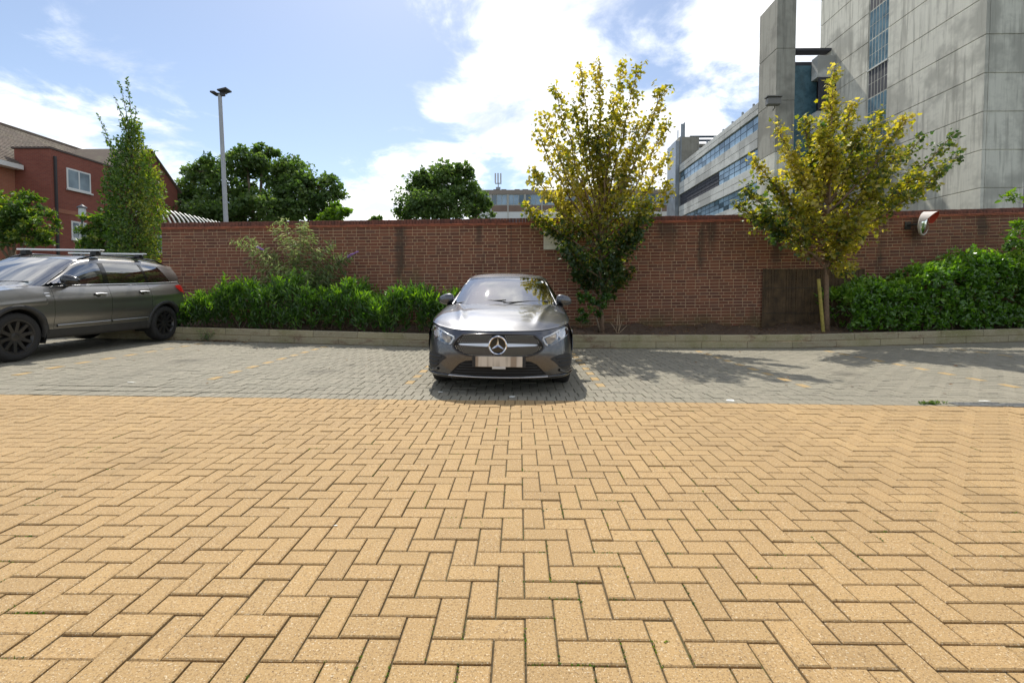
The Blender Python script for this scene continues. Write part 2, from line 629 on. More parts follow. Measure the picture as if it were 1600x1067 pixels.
# ================================================================== SETTING: ground, paving, kerb, bed
def half_clip(poly, a, b, c):
    """keep the part of a convex polygon where a x + b y <= c"""
    out = []
    for i, p in enumerate(poly):
        q = poly[(i + 1) % len(poly)]
        dp, dq = a * p[0] + b * p[1] - c, a * q[0] + b * q[1] - c
        if dp <= 0:
            out.append(p)
        if (dp < 0 < dq) or (dq < 0 < dp):
            t = dp / (dp - dq)
            out.append((p[0] + t * (q[0] - p[0]), p[1] + t * (q[1] - p[1])))
    return out


def inset(poly, d):
    """shrink a convex counter-clockwise polygon by d"""
    n = len(poly)
    res = poly
    lines = []
    for i in range(n):
        p, q = poly[i], poly[(i + 1) % n]
        ex, ey = q[0] - p[0], q[1] - p[1]
        L = math.hypot(ex, ey)
        if L < 1e-6:
            continue
        nx, ny = ey / L, -ex / L          # outward normal of a ccw polygon
        lines.append((nx, ny, nx * p[0] + ny * p[1] - d))
    for (a, b, c) in lines:
        res = half_clip(res, a, b, c)
        if len(res) < 3:
            return None
    return res


def area(poly):
    return 0.5 * sum(poly[i][0] * poly[(i + 1) % len(poly)][1] - poly[(i + 1) % len(poly)][0] * poly[i][1] for i in range(len(poly)))


def paver_geo(poly, dz=0.0, follow=True, joint=0.0035, chamfer=0.0045):
    o = inset(poly, joint)
    if not o or area(o) < 3e-4:
        return None
    t = inset(o, chamfer)
    n = len(o)
    if not t or len(t) != n:
        mx, my = sum(p[0] for p in o) / n, sum(p[1] for p in o) / n
        t = [(mx + (p[0] - mx) * 0.94, my + (p[1] - my) * 0.94) for p in o]
    tilt = (rng.gauss(0, 0.004), rng.gauss(0, 0.004))
    cx, cy = sum(p[0] for p in o) / n, sum(p[1] for p in o) / n

    def zz(p):
        return (zg(p[0], p[1]) if follow else 0.0) + dz + tilt[0] * (p[0] - cx) + tilt[1] * (p[1] - cy)
    vs = [(p[0], p[1], zz(p)) for p in t] + [(p[0], p[1], zz(p) - 0.0035) for p in o] + [(p[0], p[1], zz(p) - 0.03) for p in o]
    fs = [tuple(range(n))]
    for k in range(n):
        j = (k + 1) % n
        fs.append((n + k, n + j, j, k))
        fs.append((2 * n + k, 2 * n + j, n + j, n + k))
    return vs, fs


U = 0.1017
BND = ((-60, 4.83), (0.0, 4.83), (60, 4.83 - 0.043 * 60))


def yb(x):
    return 4.83 if x < 0 else 4.83 - 0.043 * x


# --- wide ground sheet with the lie of the bays
def ground_sheet():
    xs = np.concatenate([np.linspace(-600, -30, 12), np.linspace(-26, 26, 105), np.linspace(30, 600, 12)])
    ys = np.concatenate([np.linspace(-300, -6, 8), np.linspace(-4, 14, 37), np.linspace(16, 60, 12), np.linspace(80, 900, 14)])
    vs, fs = [], []
    for y in ys:
        for x in xs:
            vs.append((x, y, zg(max(-12, min(12, x)), y) - 0.045))
    nx = len(xs)
    for j in range(len(ys) - 1):
        for i in range(nx - 1):
            fs.append((j * nx + i, j * nx + i + 1, (j + 1) * nx + i + 1, (j + 1) * nx + i))
    o = mk('ground', vs, fs, M['ground'], smooth_=True)
    return tag(o, kind='structure')


ground_sheet()


def bed_sheet(name, ylo, yhi, x0, x1):
    vs, fs = [], []
    n, m = 90, 24
    for j in range(m + 1):
        for i in range(n + 1):
            x = x0 + (x1 - x0) * i / n
            y = ylo(x) + (yhi(x) - ylo(x)) * j / m
            vs.append((x, y, zg(x, y) - 0.0095))
    for j in range(m):
        for i in range(n):
            a = j * (n + 1) + i
            fs.append((a, a + 1, a + n + 2, a + n + 1))
    return tag(mk(name, vs, fs, M['joint'], smooth_=True), kind='structure')


KERB = [(-11.5, 9.52), (-6.83, 9.48), (-2.7, 9.37), (1.1, 9.32), (5.6, 9.42), (10.4, 9.75), (18.0, 10.3)]


def yk(x):
    for (a, b), (c, d) in zip(KERB, KERB[1:]):
        if a <= x <= c:
            return b + (d - b) * (x - a) / (c - a)
    return KERB[0][1] if x < 0 else KERB[-1][1]


driveway = bed_sheet('driveway', lambda x: -1.2, lambda x: yb(x), -11.5, 11.5)
parking = bed_sheet('parking_bay_paving', lambda x: yb(x), lambda x: yk(x) + 0.03, -11.5, 18.0)


def herring(x0, x1, y0, y1, ox=0.0, oy=0.0):
    for j in range(int((y0 - oy) / U) - 2, int((y1 - oy) / U) + 2):
        for i in range(int((x0 - ox) / U) - 2, int((x1 - ox) / U) + 2):
            k = (i - j) % 4
            X, Y = ox + i * U, oy + j * U
            if k == 0:
                yield 'h', i, j, [(X, Y), (X + 2 * U, Y), (X + 2 * U, Y + U), (X, Y + U)]
            elif k == 3:
                yield 'v', i, j, [(X, Y), (X + U, Y), (X + U, Y + 2 * U), (X, Y + 2 * U)]


def lay(parent, items, mat, joined_name, n_single, score):
    """items: list of polygons (with a flag telling if it is uncut); the largest in view become objects of their own"""
    items.sort(key=score, reverse=True)
    mb = MB()
    cnt = 0
    shared = {}
    for poly in items:
        r = rng.random()
        dz = rng.gauss(0, 0.0016)
        cx = sum(p[0] for p in poly) / len(poly)
        cy = sum(p[1] for p in poly) / len(poly)
        if cnt < n_single:
            w = max(p[0] for p in poly) - min(p[0] for p in poly)
            d = max(p[1] for p in poly) - min(p[1] for p in poly)
            key = (len(poly), round(w, 3), round(d, 3), cnt % 3) if abs(area(poly) - 2 * U * U) < 1e-5 else ('cut', cnt)
            if key not in shared:
                g = paver_geo([(p[0] - cx, p[1] - cy) for p in poly], 0.0, follow=False)
                if g is None:
                    continue
                me = bpy.data.meshes.new('paver')
                me.from_pydata(g[0], [], g[1])
                me.materials.append(mat)
                shared[key] = me
            o = link_mesh('paver', shared[key], parent, (cx, cy, zg(cx, cy) + dz))
            o['rnd'] = r
            cnt += 1
            continue
        g = paver_geo(poly, dz)
        if g:
            mb.add(g[0], g[1], r)
    j = mb.build(joined_name, mat, parent)
    return tag(j, kind='stuff')


def in_front(px_poly, lo=1.28):
    cx = sum(p[0] for p in px_poly) / len(px_poly)
    cy = sum(p[1] for p in px_poly) / len(px_poly)
    vis = 1.0 if (cy > lo and abs(cx + 0.0) < 1.07 * cy) else 0.01
    return vis / max(cy, 0.3) ** 3


HEAD = 2 * U
tan_items = []
for kind, i, j, poly in herring(-10.5, 10.5, 0.35, 4.9, 0.021, 0.0501):
    cx = (poly[0][0] + poly[2][0]) / 2
    cy = (poly[0][1] + poly[2][1]) / 2
    if abs(cx) > 1.45 * cy + 2.6:
        continue
    if cy > yb(cx) - HEAD - 0.3:
        poly = half_clip(poly, 0, 1, 4.83 - HEAD)
        if len(poly) >= 3:
            poly = half_clip(poly, 0.043, 1, 4.83 - HEAD)
    if len(poly) >= 3:
        tan_items.append(poly)
# the header course that closes the buff paving
x = -9.6
while x < 9.6:
    a, b = x, x + U
    if True:
        tan_items.append([(a, yb(a) - HEAD), (b, yb(b) - HEAD), (b, yb(b)), (a, yb(a))])
    x += U
lay(driveway, tan_items, M['tan'], 'pavers', 300, in_front)

BAYS = [-6.25, -3.85, -1.45, 0.95, 3.35, 5.80, 8.2]
grey_items, mark_items = [], []
bay_cols = set(int(round((b - 0.021) / U)) for b in BAYS)
for kind, i, j, poly in herring(-11.4, 13.5, 4.3, 10.4, 0.021, 0.0501):
    cx = (poly[0][0] + poly[2][0]) / 2
    cy = (poly[0][1] + poly[2][1]) / 2
    lo = yb(cx) + 2 * HEAD
    if cy < lo - 0.3 or cy > yk(cx) + 0.3:
        continue
    ismark = kind == 'v' and i in bay_cols and yb(cx) + 0.72 < cy < yk(cx) - 0.15
    if cy < lo + 0.3:
        poly = half_clip(poly, 0, -1, -(4.83 + 2 * HEAD)) if cx < 0 else half_clip(poly, -0.043, -1, -(4.83 + 2 * HEAD))
    if len(poly) >= 3 and cy > yk(cx) - 0.3:
        poly = half_clip(poly, 0, 1, yk(cx) + 0.01)
    if len(poly) >= 3:
        (mark_items if ismark else grey_items).append(poly)
for row in range(2):
    x = -11.2 + (0.5 * U if row else 0)
    while x < 11.4:
        a, b = x, x + U
        if True:
            grey_items.append([(a, yb(a) + row * HEAD), (b, yb(b) + row * HEAD), (b, yb(b) + (row + 1) * HEAD), (a, yb(a) + (row + 1) * HEAD)])
        x += U
lay(parking, grey_items, M['grey'], 'pavers', 300, in_front)
for poly in mark_items:
    cx = sum(p[0] for p in poly) / len(poly)
    cy = sum(p[1] for p in poly) / len(poly)
    g = paver_geo([(p[0] - cx, p[1] - cy) for p in poly], 0.0, follow=False)
    if g:
        o = mk('marker_paver', g[0], g[1], M['marker'], parking, loc=(cx, cy, zg(cx, cy) + 0.0012))
        o['rnd'] = rng.random()
        o['label'] = 'faded yellow block marking a bay line'

# worn white paint flecks that remain of the bay marks
M['paint'] = simple('worn_white_paint', (0.78, 0.77, 0.70), 0.8, noise=(60, 0.25))
for (px, py, w, d) in [(1141, 626, 0.10, 0.10), (800, 621, 0.075, 0.07), (1538, 625.5, 0.12, 0.045), (688, 614, 0.06, 0.04), (206, 608, 0.11, 0.03), (525, 830, 0.022, 0.008)]:
    Y = 818.0 / (py - 457)
    p = at(px, py, Y)
    n = 14
    ring = [(math.cos(2 * math.pi * k / n) * w / 2 * rng.uniform(0.5, 1.1), math.sin(2 * math.pi * k / n) * d / 2 * rng.uniform(0.5, 1.1)) for k in range(n)]
    vs = [(a, b, 0.0) for a, b in ring] + [(a * 1.05, b * 1.05, -0.0025) for a, b in ring]
    fs = [tuple(range(n))] + [(n + k, n + (k + 1) % n, (k + 1) % n, k) for k in range(n)]
    par = driveway if py > 640 else parking
    mk('paint_fleck', vs, fs, M['paint'], par, loc=(p.x, p.y, zg(p.x, p.y) + 0.0048))

# moss and sand-loving weeds that fill some of the joints
MOSS = []
_mr = random.Random(5)
for _ in range(520):
    y = 1.2 + 3.3 * _mr.random() ** 1.4
    x = _mr.uniform(-1.15, 1.15) * y
    if math.sin(x * 1.9 + 1) + math.sin(y * 2.7 + x) < -0.2:
        continue
    gx_ = round((x - 0.021) / U) * U + 0.021
    gy_ = round((y - 0.0501) / U) * U + 0.0501
    if _mr.random() < 0.5:
        MOSS.append((gx_, y, 0, 1))
    else:
        MOSS.append((x, gy_, 1, 0))


# --- kerb of two courses of long stones
def kerb_build():
    H1, W = 0.134, 0.13
    mb = MB()
    core_v, core_f = [], []
    pts = []
    x = KERB[0][0]
    while x < KERB[-1][0]:
        pts.append((x, yk(x)))
        x += 0.25
    for (x, y) in pts:
        z = zg(x, y)
        core_v += [(x, y + 0.02, z - 0.1), (x, y + 0.02, z + 2 * H1 - 0.02), (x, y + W - 0.02, z + 2 * H1 - 0.02), (x, y + W - 0.02, z - 0.1)]
    for i in range(len(pts) - 1):
        a = i * 4
        for k in range(3):
            core_f.append((a + k, a + k + 1, a + k + 5, a + k + 4))
    root = tag(mk('kerb', core_v, core_f, M['mortar']), kind='structure')
    for course in range(2):
        x = KERB[0][0] + (0.0 if course else -0.4)
        while x < KERB[-1][0] - 0.9:
            L = 0.915 if course == 0 else 0.914
            a, b = max(x, KERB[0][0]), x + L
            m = MB()
            y0, y1 = yk(a), yk(b)
            z0, z1 = zg(a, y0), zg(b, y1)
            ang = math.atan2(y1 - y0, b - a)
            sl = math.atan2(z1 - z0, b - a)
            m.bevel_box(0.004, (b - a) - 0.004, 0.0 + 0.006 * course + rng.uniform(-0.003, 0.003), W, 0.003, H1 - 0.003, 0.010, rng.random())
            o = m.build('kerb_stone', M['kerb'], root)
            o.location = (a, y0, z0 + course * H1 + rng.uniform(-0.002, 0.002))
            o.rotation_euler = (0, -sl, ang)
            x += L
    return root


kerb_build()


def zbed(x, y):
    t = smooth(yk(x) + 0.1, 11.2, y)
    bump = 0.03 * math.sin(x * 3.1 + y * 1.7) + 0.025 * math.sin(x * 7.3 - y * 5.1) + 0.015 * math.sin(x * 17 + y * 11)
    return zg(x, yk(x)) + 0.226 + 0.10 * t + bump * (0.25 + t)


def planting_bed():
    vs, fs = [], []
    n, m = 260, 22
    for j in range(m + 1):
        for i in range(n + 1):
            x = -11.5 + 29.5 * i / n
            y = yk(x) + 0.11 + (11.35 - yk(x) - 0.11) * j / m
            vs.append((x, y, zbed(x, y) + rng.gauss(0, 0.008)))
    for j in range(m):
        for i in range(n):
            a = j * (n + 1) + i
            fs.append((a, a + 1, a + n + 2, a + n + 1))
    tag(mk('planting_bed', vs, fs, M['soil'], smooth_=True), kind='structure')


planting_bed()

# ================================================================== BRICK WALL
WY = 11.2


def wshift(x):
    return 0.0105 * x + (0.0007 * x * x if x > 0 else 0.0)


def brick_wall():
    X0, X1 = -8.62, 18.0
    ZT = 2.885                       # top of the coping at x = 0
    body_top = ZT - 0.165
    n = 60
    vs, fs = [], []
    for i in range(n + 1):
        x = X0 + (X1 - X0) * i / n
        s = wshift(x)
        vs += [(x, WY + 0.008, 0.0), (x, WY + 0.008, body_top + s), (x, WY + 0.32, body_top + s), (x, WY + 0.32, 0.0)]
    for i in range(n):
        a = i * 4
        for k in range(3):
            fs.append((a + k, a + 4 + k, a + 5 + k, a + 1 + k))
    fs += [(0, 1, 2, 3), tuple(n * 4 + k for k in (3, 2, 1, 0))]
    root = mk('brick_wall', vs, fs, M['mortar'])
    tag(root, 'long dark red brick garden wall with brick-on-edge coping behind the parking bays', 'wall')
    CH, J = 0.075, 0.012
    lens = [0.215, 0.215, 0.1025]
    period = sum(lens) + 3 * 0.010
    bricks = []
    nc = int((body_top - 0.15) / CH)
    for c in range(nc + 4):
        ztop = body_top - c * CH
        if ztop < 0.12:
            break
        x = X0 - (period * (0.5 if c % 2 else 0.0)) - rng.choice([0, 0.056]) * (c % 3 == 1)
        k = 0
        while x < X1:
            L = lens[k % 3] + 0.010
            a, b = max(x, X0), min(x + L - J, X1)
            if b - a > 0.03:
                bricks.append((a, b, ztop - CH + J / 2, ztop - J / 2))
            x += L
            k += 1

    def score(q):
        cx, cz = (q[0] + q[1]) / 2, (q[2] + q[3]) / 2
        vis = 1.0 if (1.25 < cz and (-3.6 < cx < -1.2 or 2.3 < cx < 5.6) and q[1] - q[0] > 0.15) else 0.0
        return vis * 10 - math.hypot(cx, 0.5 * (cz - 1.12))
    bricks.sort(key=score, reverse=True)
    mb = MB()
    sh = {}
    for idx, (a, b, z0, z1) in enumerate(bricks):
        cx, cz = (a + b) / 2, (z0 + z1) / 2
        s = wshift(cx)
        sl = wshift(cx + 0.5) - wshift(cx - 0.5)
        r = rng.random()
        pr = rng.gauss(0, 0.0012)
        if idx < 300:
            key = round(b - a, 3)
            if key not in sh:
                m = MB()
                m.bevel_box(-(b - a) / 2, (b - a) / 2, 0.0, 0.06, -(z1 - z0) / 2, (z1 - z0) / 2, 0.003)
                me = bpy.data.meshes.new('brick')
                me.from_pydata(m.v, [], m.f)
                me.materials.append(M['brick'])
                sh[key] = me
            o = link_mesh('brick', sh[key], root, (cx, WY + pr, cz + s))
            o.rotation_euler = (0, -math.atan(sl), 0)
            o['rnd'] = r
        else:
            h0 = sl * (b - a) / 2
            y0 = WY + pr
            e = 0.003
            q = [(a, y0 + e, z0 + s - h0), (b, y0 + e, z0 + s + h0), (b, y0 + e, z1 + s + h0), (a, y0 + e, z1 + s - h0)]
            t = [(a + e, y0, z0 + s - h0 + e), (b - e, y0, z0 + s + h0 + e), (b - e, y0, z1 + s + h0 - e), (a + e, y0, z1 + s - h0 - e)]
            w = [(p[0], y0 + 0.03, p[2]) for p in q]
            fcs = [(0, 1, 2, 3)]
            for k in range(4):
                j = (k + 1) % 4
                fcs.append((4 + k, 4 + j, j, k))
                fcs.append((8 + k, 8 + j, 4 + j, 4 + k))
            mb.add(t + q + w, fcs, r)
    tag(mb.build('bricks', M['brick'], root), kind='stuff')
    # creasing tiles, then bricks on edge
    m1 = MB()
    for row, (pro, z0, z1) in enumerate(((0.022, 0.000, 0.026), (0.034, 0.029, 0.053))):
        x = X0 - (0.13 if row else 0)
        while x < X1:
            a, b = max(x, X0), min(x + 0.262, X1)
            if b - a > 0.02:
                s = wshift((a + b) / 2)
                m1.box(a, b - 0.004, WY - pro + rng.uniform(-0.003, 0.003), WY + 0.30 + pro, body_top + z0 + s + rng.uniform(-.001, .001), body_top + z1 + s, rng.random())
            x += 0.265
    tag(m1.build('creasing_tiles', M['creasing'], root), kind='stuff')
    m2 = MB()
    x = X0
    while x < X1:
        s = wshift(x)
        j = rng.uniform(-0.004, 0.004)
        m2.bevel_box(x + 0.004, x + 0.071, WY - 0.012 + j, WY + 0.312 + j, body_top + 0.056 + s, body_top + 0.164 + s + rng.uniform(-0.004, 0.004), 0.004, rng.random())
        x += 0.075
    tag(m2.build('coping_bricks', M['coping'], root), kind='stuff')
    m3 = MB()
    for xx in (-0.19, 7.9):
        m3.box(xx - 0.006, xx + 0.006, WY - 0.0035, WY + 0.02, 0.2, body_top + wshift(xx) - 0.002)
    m3.build('movement_joint', simple('dark_sealant', (0.05, 0.04, 0.03), 0.9), root)
    return root


brick_wall()


# return of the wall at its left end, running back
def wall_items():
    # white notice board
    p = at(863, 371.5, WY - 0.02)
    w, hh = 0.415, 0.56
    m = MB()
    m.bevel_box(-w / 2, w / 2, -0.012, 0.006, -hh / 2, hh / 2, 0.003)
    o = m.build('notice_sign', simple('pale_sign_face', (0.72, 0.68, 0.56), 0.5, noise=(7, 0.12)))
    o.location = (p.x, WY - 0.012, p.z)
    tag(o, 'pale cream rectangular notice with faint print on the brick wall beside the young maple', 'sign')
    m = MB()
    for k in range(9):
        z = hh / 2 - 0.14 - k * 0.04
        xx = -w / 2 + 0.045
        while xx < w / 2 - 0.06:
            L = rng.uniform(0.02, 0.07)
            m.box(xx, min(xx + L, w / 2 - 0.04), -0.0135, -0.0125, z, z + 0.011)
            xx += L + 0.012
    tag(m.build('faint_print', simple('faded_print', (0.50, 0.46, 0.38), 0.6), o), kind='stuff')
    # convex traffic mirror
    q = at(1446, 350, WY - 0.28)
    e = empty('traffic_mirror', (q.x, q.y, q.z))
    tag(e, 'convex traffic mirror with red and white hood fixed high on the brick wall', 'mirror')
    n_ = Vector((0.56, -0.82, -0.10)).normalized()
    rot = n_.to_track_quat('Z', 'Y').to_matrix().to_4x4()
    disc = MB()
    prof = [(0.0001, 0.045)] + [(0.245 * math.sin(t), 0.045 - 0.05 * (1 - math.cos(t * 1.0)) * 1.6) for t in [0.2, 0.4, 0.7, 1.0, 1.25, 1.5]]
    disc.lathe(prof, 32)
    disc.v = [tuple(rot @ Vector(v)) for v in disc.v]
    disc.build('mirror_dome', simple('mirror_glass', (0.85, 0.9, 0.88), 0.06, 1.0), e, True)
    ring = MB()
    ring.lathe([(0.235, -0.07), (0.262, -0.06), (0.268, -0.02), (0.25, 0.0), (0.24, -0.01)], 32)
    ring.lathe([(0.0001, -0.075), (0.12, -0.072), (0.235, -0.07)], 32)
    ring.v = [tuple(rot @ Vector(v)) for v in ring.v]
    ring.build('mirror_rim', simple('pale_plastic_rim', (0.62, 0.58, 0.52), 0.5), e, True)
    # hood: an arched visor over the upper half
    up = (rot.inverted() @ Vector((0, 0, 1, 0)).to_3d()) if False else None
    inv = rot.to_3x3().inverted()
    upl = inv @ Vector((0, 0, 1))
    a0 = math.atan2(upl.y, upl.x)
    for nm, rad, mat in (('hood_shell', 0.275, simple('faded_white_hood', (0.78, 0.70, 0.66), 0.5)), ('hood_lining', 0.269, simple('red_hood_lining', (0.55, 0.06, 0.03), 0.5))):
        hv, hf = [], []
        N = 20
        for k in range(N + 1):
            t = -1.45 + 2.9 * k / N
            dep = 0.03 + 0.17 * math.cos(t * 1.02) ** 0.8
            c, s = math.cos(a0 + t), math.sin(a0 + t)
            hv += [rot @ Vector((rad * c, rad * s, -0.05)), rot @ Vector((rad * c, rad * s, dep))]
        for k in range(N):
            hf.append((2 * k, 2 * k + 1, 2 * k + 3, 2 * k + 2))
        mk(nm, hv, hf, mat, e, True)
    br = MB()
    br.tube([(0, 0, 0), (-0.05, 0.06, 0.0), (-0.16, 0.12, -0.0), (-0.18, 0.272, 0.0)], 0.022, 8)
    br.box(-0.25, -0.11, 0.262, 0.274, -0.09, 0.09)
    br.build('bracket', simple('dark_bracket_steel', (0.06, 0.06, 0.055), 0.6, 0.6), e)
    # dark screen standing against the wall
    a, b = at(1193, 421, WY - 0.06), at(1352, 420, WY - 0.06)
    sc = empty('reed_screen', ((a.x + b.x) / 2, WY - 0.05, 0.33))
    tag(sc, 'dark olive reed screen against the brick wall behind the maple with the stake', 'screen')
    m = MB()
    x = a.x - sc.location.x
    while x < b.x - sc.location.x:
        r_ = rng.uniform(0.010, 0.015)
        m.tube([(x, rng.uniform(-0.006, 0.006), -0.12), (x + rng.uniform(-.006, .006), rng.uniform(-0.006, 0.006), (a.z + b.z) / 2 - 0.33 + rng.uniform(-0.012, 0.012))], r_, 6, rng.random())
        x += r_ * 1.9
    tag(m.build('reeds', simple('dark_weathered_reed', (0.115, 0.075, 0.040), 0.9, noise=(5, 0.5)), sc), kind='stuff')
    for z in (0.35, 0.95):
        m = MB()
        m.tube([(a.x - sc.location.x, -0.018, z - 0.05), (b.x - sc.location.x, -0.018, z - 0.05)], 0.006, 6)
        m.build('tie_wire', simple('dull_wire', (0.08, 0.075, 0.06), 0.6, 0.5), sc)


wall_items()


# linear drain at the right of the boundary, with a clump of moss beside it
def drain():
    x0, x1 = 4.35, 8.0
    e = empty('drain_channel', ((x0 + x1) / 2, yb(5) + 0.05, 0.0))
    tag(e, 'slotted steel drain channel between the buff and grey paving at the right', 'drain')
    fr, ox, oy = MB(), e.location.x, e.location.y
    for dy in (-0.012, 0.112):
        x = x0
        while x < x1:
            b = min(x + 0.5, x1)
            fr.box(x - ox, b - ox, yb(x) + dy - oy, yb(x) + dy + 0.014 - oy, -0.02, zg(x, 5) + 0.0075)
            x += 0.5
    mt = simple('worn_galvanised_steel', (0.30, 0.30, 0.29), 0.5, 0.7, noise=(20, 0.3))
    tag(fr.build('channel_edge', mt, e), kind='stuff')
    sl = MB()
    x = x0
    while x < x1:
        sl.box(x - ox, x + 0.016 - ox, yb(x) + 0.002 - oy, yb(x) + 0.112 - oy, -0.015, zg(x, 5) + 0.0065)
        x += 0.034
    tag(sl.build('grating_bars', mt, e), kind='stuff')
    pit = MB()
    x = x0
    while x < x1:
        b = min(x + 0.5, x1)
        pit.box(x - ox, b - ox, yb(x) + 0.0 - oy, yb(x) + 0.113 - oy, -0.02, zg(x, 5) + 0.0035)
        x += 0.5
    pit.build('channel_pit', simple('drain_dark', (0.02, 0.02, 0.018), 0.9), e)


drain()
# ================================================================== VEGETATION
LEAF_SHAPES = {
    # outline in the leaf plane: (along, across)
    'maple': [(0.0, 0.0), (0.10, 0.16), (0.02, 0.40), (0.34, 0.36), (0.42, 0.56), (0.60, 0.26), (1.0, 0.0), (0.60, -0.26), (0.42, -0.56), (0.34, -0.36), (0.02, -0.40), (0.10, -0.16)],
    'ovate': [(0.0, 0.0), (0.3, 0.26), (0.65, 0.22), (1.0, 0.0), (0.65, -0.22), (0.3, -0.26)],
    'lance': [(0.0, 0.0), (0.35, 0.13), (0.7, 0.09), (1.0, 0.0), (0.7, -0.09), (0.35, -0.13)],
    'clump': [(0.0, 0.0), (0.2, 0.35), (0.55, 0.42), (0.7, 0.15), (1.0, 0.1), (0.8, -0.25), (0.45, -0.4), (0.2, -0.2)],
}


class Leaves:
    def __init__(s, seed=1):
        s.P, s.A, s.N, s.S, s.C = [], [], [], [], []
        s.r = random.Random(seed)

    def add(s, p, axis, nrm, size, c):
        s.P.append(tuple(p)); s.A.append(tuple(axis)); s.N.append(tuple(nrm)); s.S.append(size); s.C.append(c)

    def build(s, name, shape, mat, parent, fold=0.25, droop=0.15):
        if not s.P:
            return None
        P = np.array(s.P); A = np.array(s.A); N = np.array(s.N); S = np.array(s.S)
        A /= np.linalg.norm(A, axis=1, keepdims=True) + 1e-9
        B = np.cross(N, A)
        B /= np.linalg.norm(B, axis=1, keepdims=True) + 1e-9
        N = np.cross(A, B)
        sh = LEAF_SHAPES[shape]
        k = len(sh)
        V = []
        for (u, w) in sh:
            h = fold * abs(w) - droop * u * u
            V.append(P + (A * u + B * w + N * h) * S[:, None])
        V = np.stack(V, 1).reshape(-1, 3)
        n = len(P)
        half = k // 2
        # two halves folded on the midrib
        tip = half if k % 2 == 0 else half
        f1 = list(range(0, tip + 1))
        f2 = [0] + list(range(tip, k))
        faces = []
        for i in range(n):
            o = i * k
            faces.append([o + q for q in f1])
            faces.append([o + q for q in f2])
        vals = np.repeat(np.array(s.C), 2)
        ob = mk(name, V.tolist(), faces, mat, parent, False, {'rnd': vals})
        return tag(ob, kind='stuff')


def rvec(r):
    while True:
        v = Vector((r.uniform(-1, 1), r.uniform(-1, 1), r.uniform(-1, 1)))
        if 0.05 < v.length < 1:
            return v.normalized()


def bez(p0, p1, p2, t):
    return p0 * (1 - t) ** 2 + p1 * 2 * t * (1 - t) + p2 * t * t


def limb_pts(p0, p1, p2, n, r, wob):
    out = []
    for i in range(n + 1):
        t = i / n
        w = Vector((r.gauss(0, wob), r.gauss(0, wob), r.gauss(0, wob))) * (0 if i == 0 else 1)
        out.append(bez(p0, p1, p2, t) + w)
    return out


def branchy_tree(name, label, cat, base, trunk_top, tips, trunk_r, leaf_shape, leaf_mat, leaf_size, seed,
                 colour, per_tip=260, spread=0.34, low=None, bark='bark_young', group=None, start=0.25, twig=0.42):
    """A tree whose limbs run from the trunk to given tips and carry twigs with single leaves."""
    r = random.Random(seed)
    base = Vector(base)
    root = empty(name, base)
    tag(root, label, cat, group)
    loc = lambda p: Vector(p) - base
    tm = MB()
    tp = Vector(trunk_top)
    trunk = [base + (tp - base) * (i / 8) + Vector((r.gauss(0, 0.012), r.gauss(0, 0.012), 0)) * (i > 0) for i in range(9)]
    tm.tube([loc(p) for p in trunk], [trunk_r * (1.35 if i == 0 else 1.0 - 0.07 * i) for i in range(9)], 10)
    tm.build('trunk', M[bark], root, True)
    L = Leaves(seed + 1)
    lm = MB()
    for (tip, t0, reach) in tips:
        tip = Vector(tip)
        s = base + (tp - base) * t0
        d = tip - s
        mid = s + d * 0.45 + Vector((d.x * 0.16, d.y * 0.16, -abs(d.z) * 0.02))
        pts = limb_pts(s, mid, tip, 9, r, 0.018)
        rr = trunk_r * 0.38
        lm.tube([loc(p) for p in pts], [rr * (1 - 0.9 * i / 9) + 0.004 for i in range(10)], 6)
        ln = d.length
        ntw = max(6, int(per_tip * reach / 9))
        for k in range(ntw):
            t = start + (1 - start) * (k + r.random()) / ntw
            q = bez(s, mid, tip, t)
            dirn = (rvec(r) + d.normalized() * 0.7 + Vector((0, 0, 0.15))).normalized()
            tl = twig * reach * (1.05 - 0.72 * t) * r.uniform(0.5, 1.1) + 0.05
            e = q + dirn * tl
            if k % 3 == 0:
                lm.tube([loc(q), loc(q + dirn * tl * 0.5 + Vector((0, 0, 0.02))), loc(e)], [0.008, 0.006, 0.003], 4, cap=False)
            nl = 9
            for j in range(nl):
                f = (j + r.random()) / nl
                c = q + dirn * tl * f + rvec(r) * 0.085
                out = (rvec(r) + dirn * 0.5 + Vector((0, 0, -0.35))).normalized()
                nrm = (Vector((0, 0, 1)) + rvec(r) * 0.8).normalized()
                L.add(loc(c), out, nrm, leaf_size * r.uniform(0.5, 1.35), colour(c, r))
    if low:
        for (p, rad, n) in low:
            p = Vector(p)
            for j in range(n):
                v = rvec(r) * (r.random() ** 0.4)
                c = p + Vector((v.x * rad[0], v.y * rad[1], v.z * rad[2]))
                L.add(loc(c), (rvec(r) + Vector((0, 0, -0.4))).normalized(), (Vector((0, 0, 1)) + rvec(r) * 0.8).normalized(), leaf_size * r.uniform(0.6, 1.15), colour(c, r))
    lm.build('branches', M[bark], root, True)['kind'] = 'stuff'
    L.build('crown', leaf_shape, leaf_mat, root)
    return root


# --- the two young maples in the bed
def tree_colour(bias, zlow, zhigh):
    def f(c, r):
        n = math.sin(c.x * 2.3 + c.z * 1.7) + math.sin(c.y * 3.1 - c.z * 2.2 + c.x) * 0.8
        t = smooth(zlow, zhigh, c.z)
        v = 0.12 + 0.62 * t + 0.10 * n + r.gauss(0, 0.22) + bias  # low leaves greener, with the crown's shaded side put into their colour
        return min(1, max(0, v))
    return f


Y1 = 10.35
b1 = at(940, 518, Y1)
b1.z = zbed(b1.x, Y1) - 0.05
tt1 = at(937, 330, Y1)


def tips_px(lst, Y, seed, dep=0.55):
    r = random.Random(seed)
    out = []
    for (px, py, t0, reach) in lst:
        dy = r.uniform(-dep, dep)
        out.append((at(px, py, Y + dy), t0, reach))
    return out


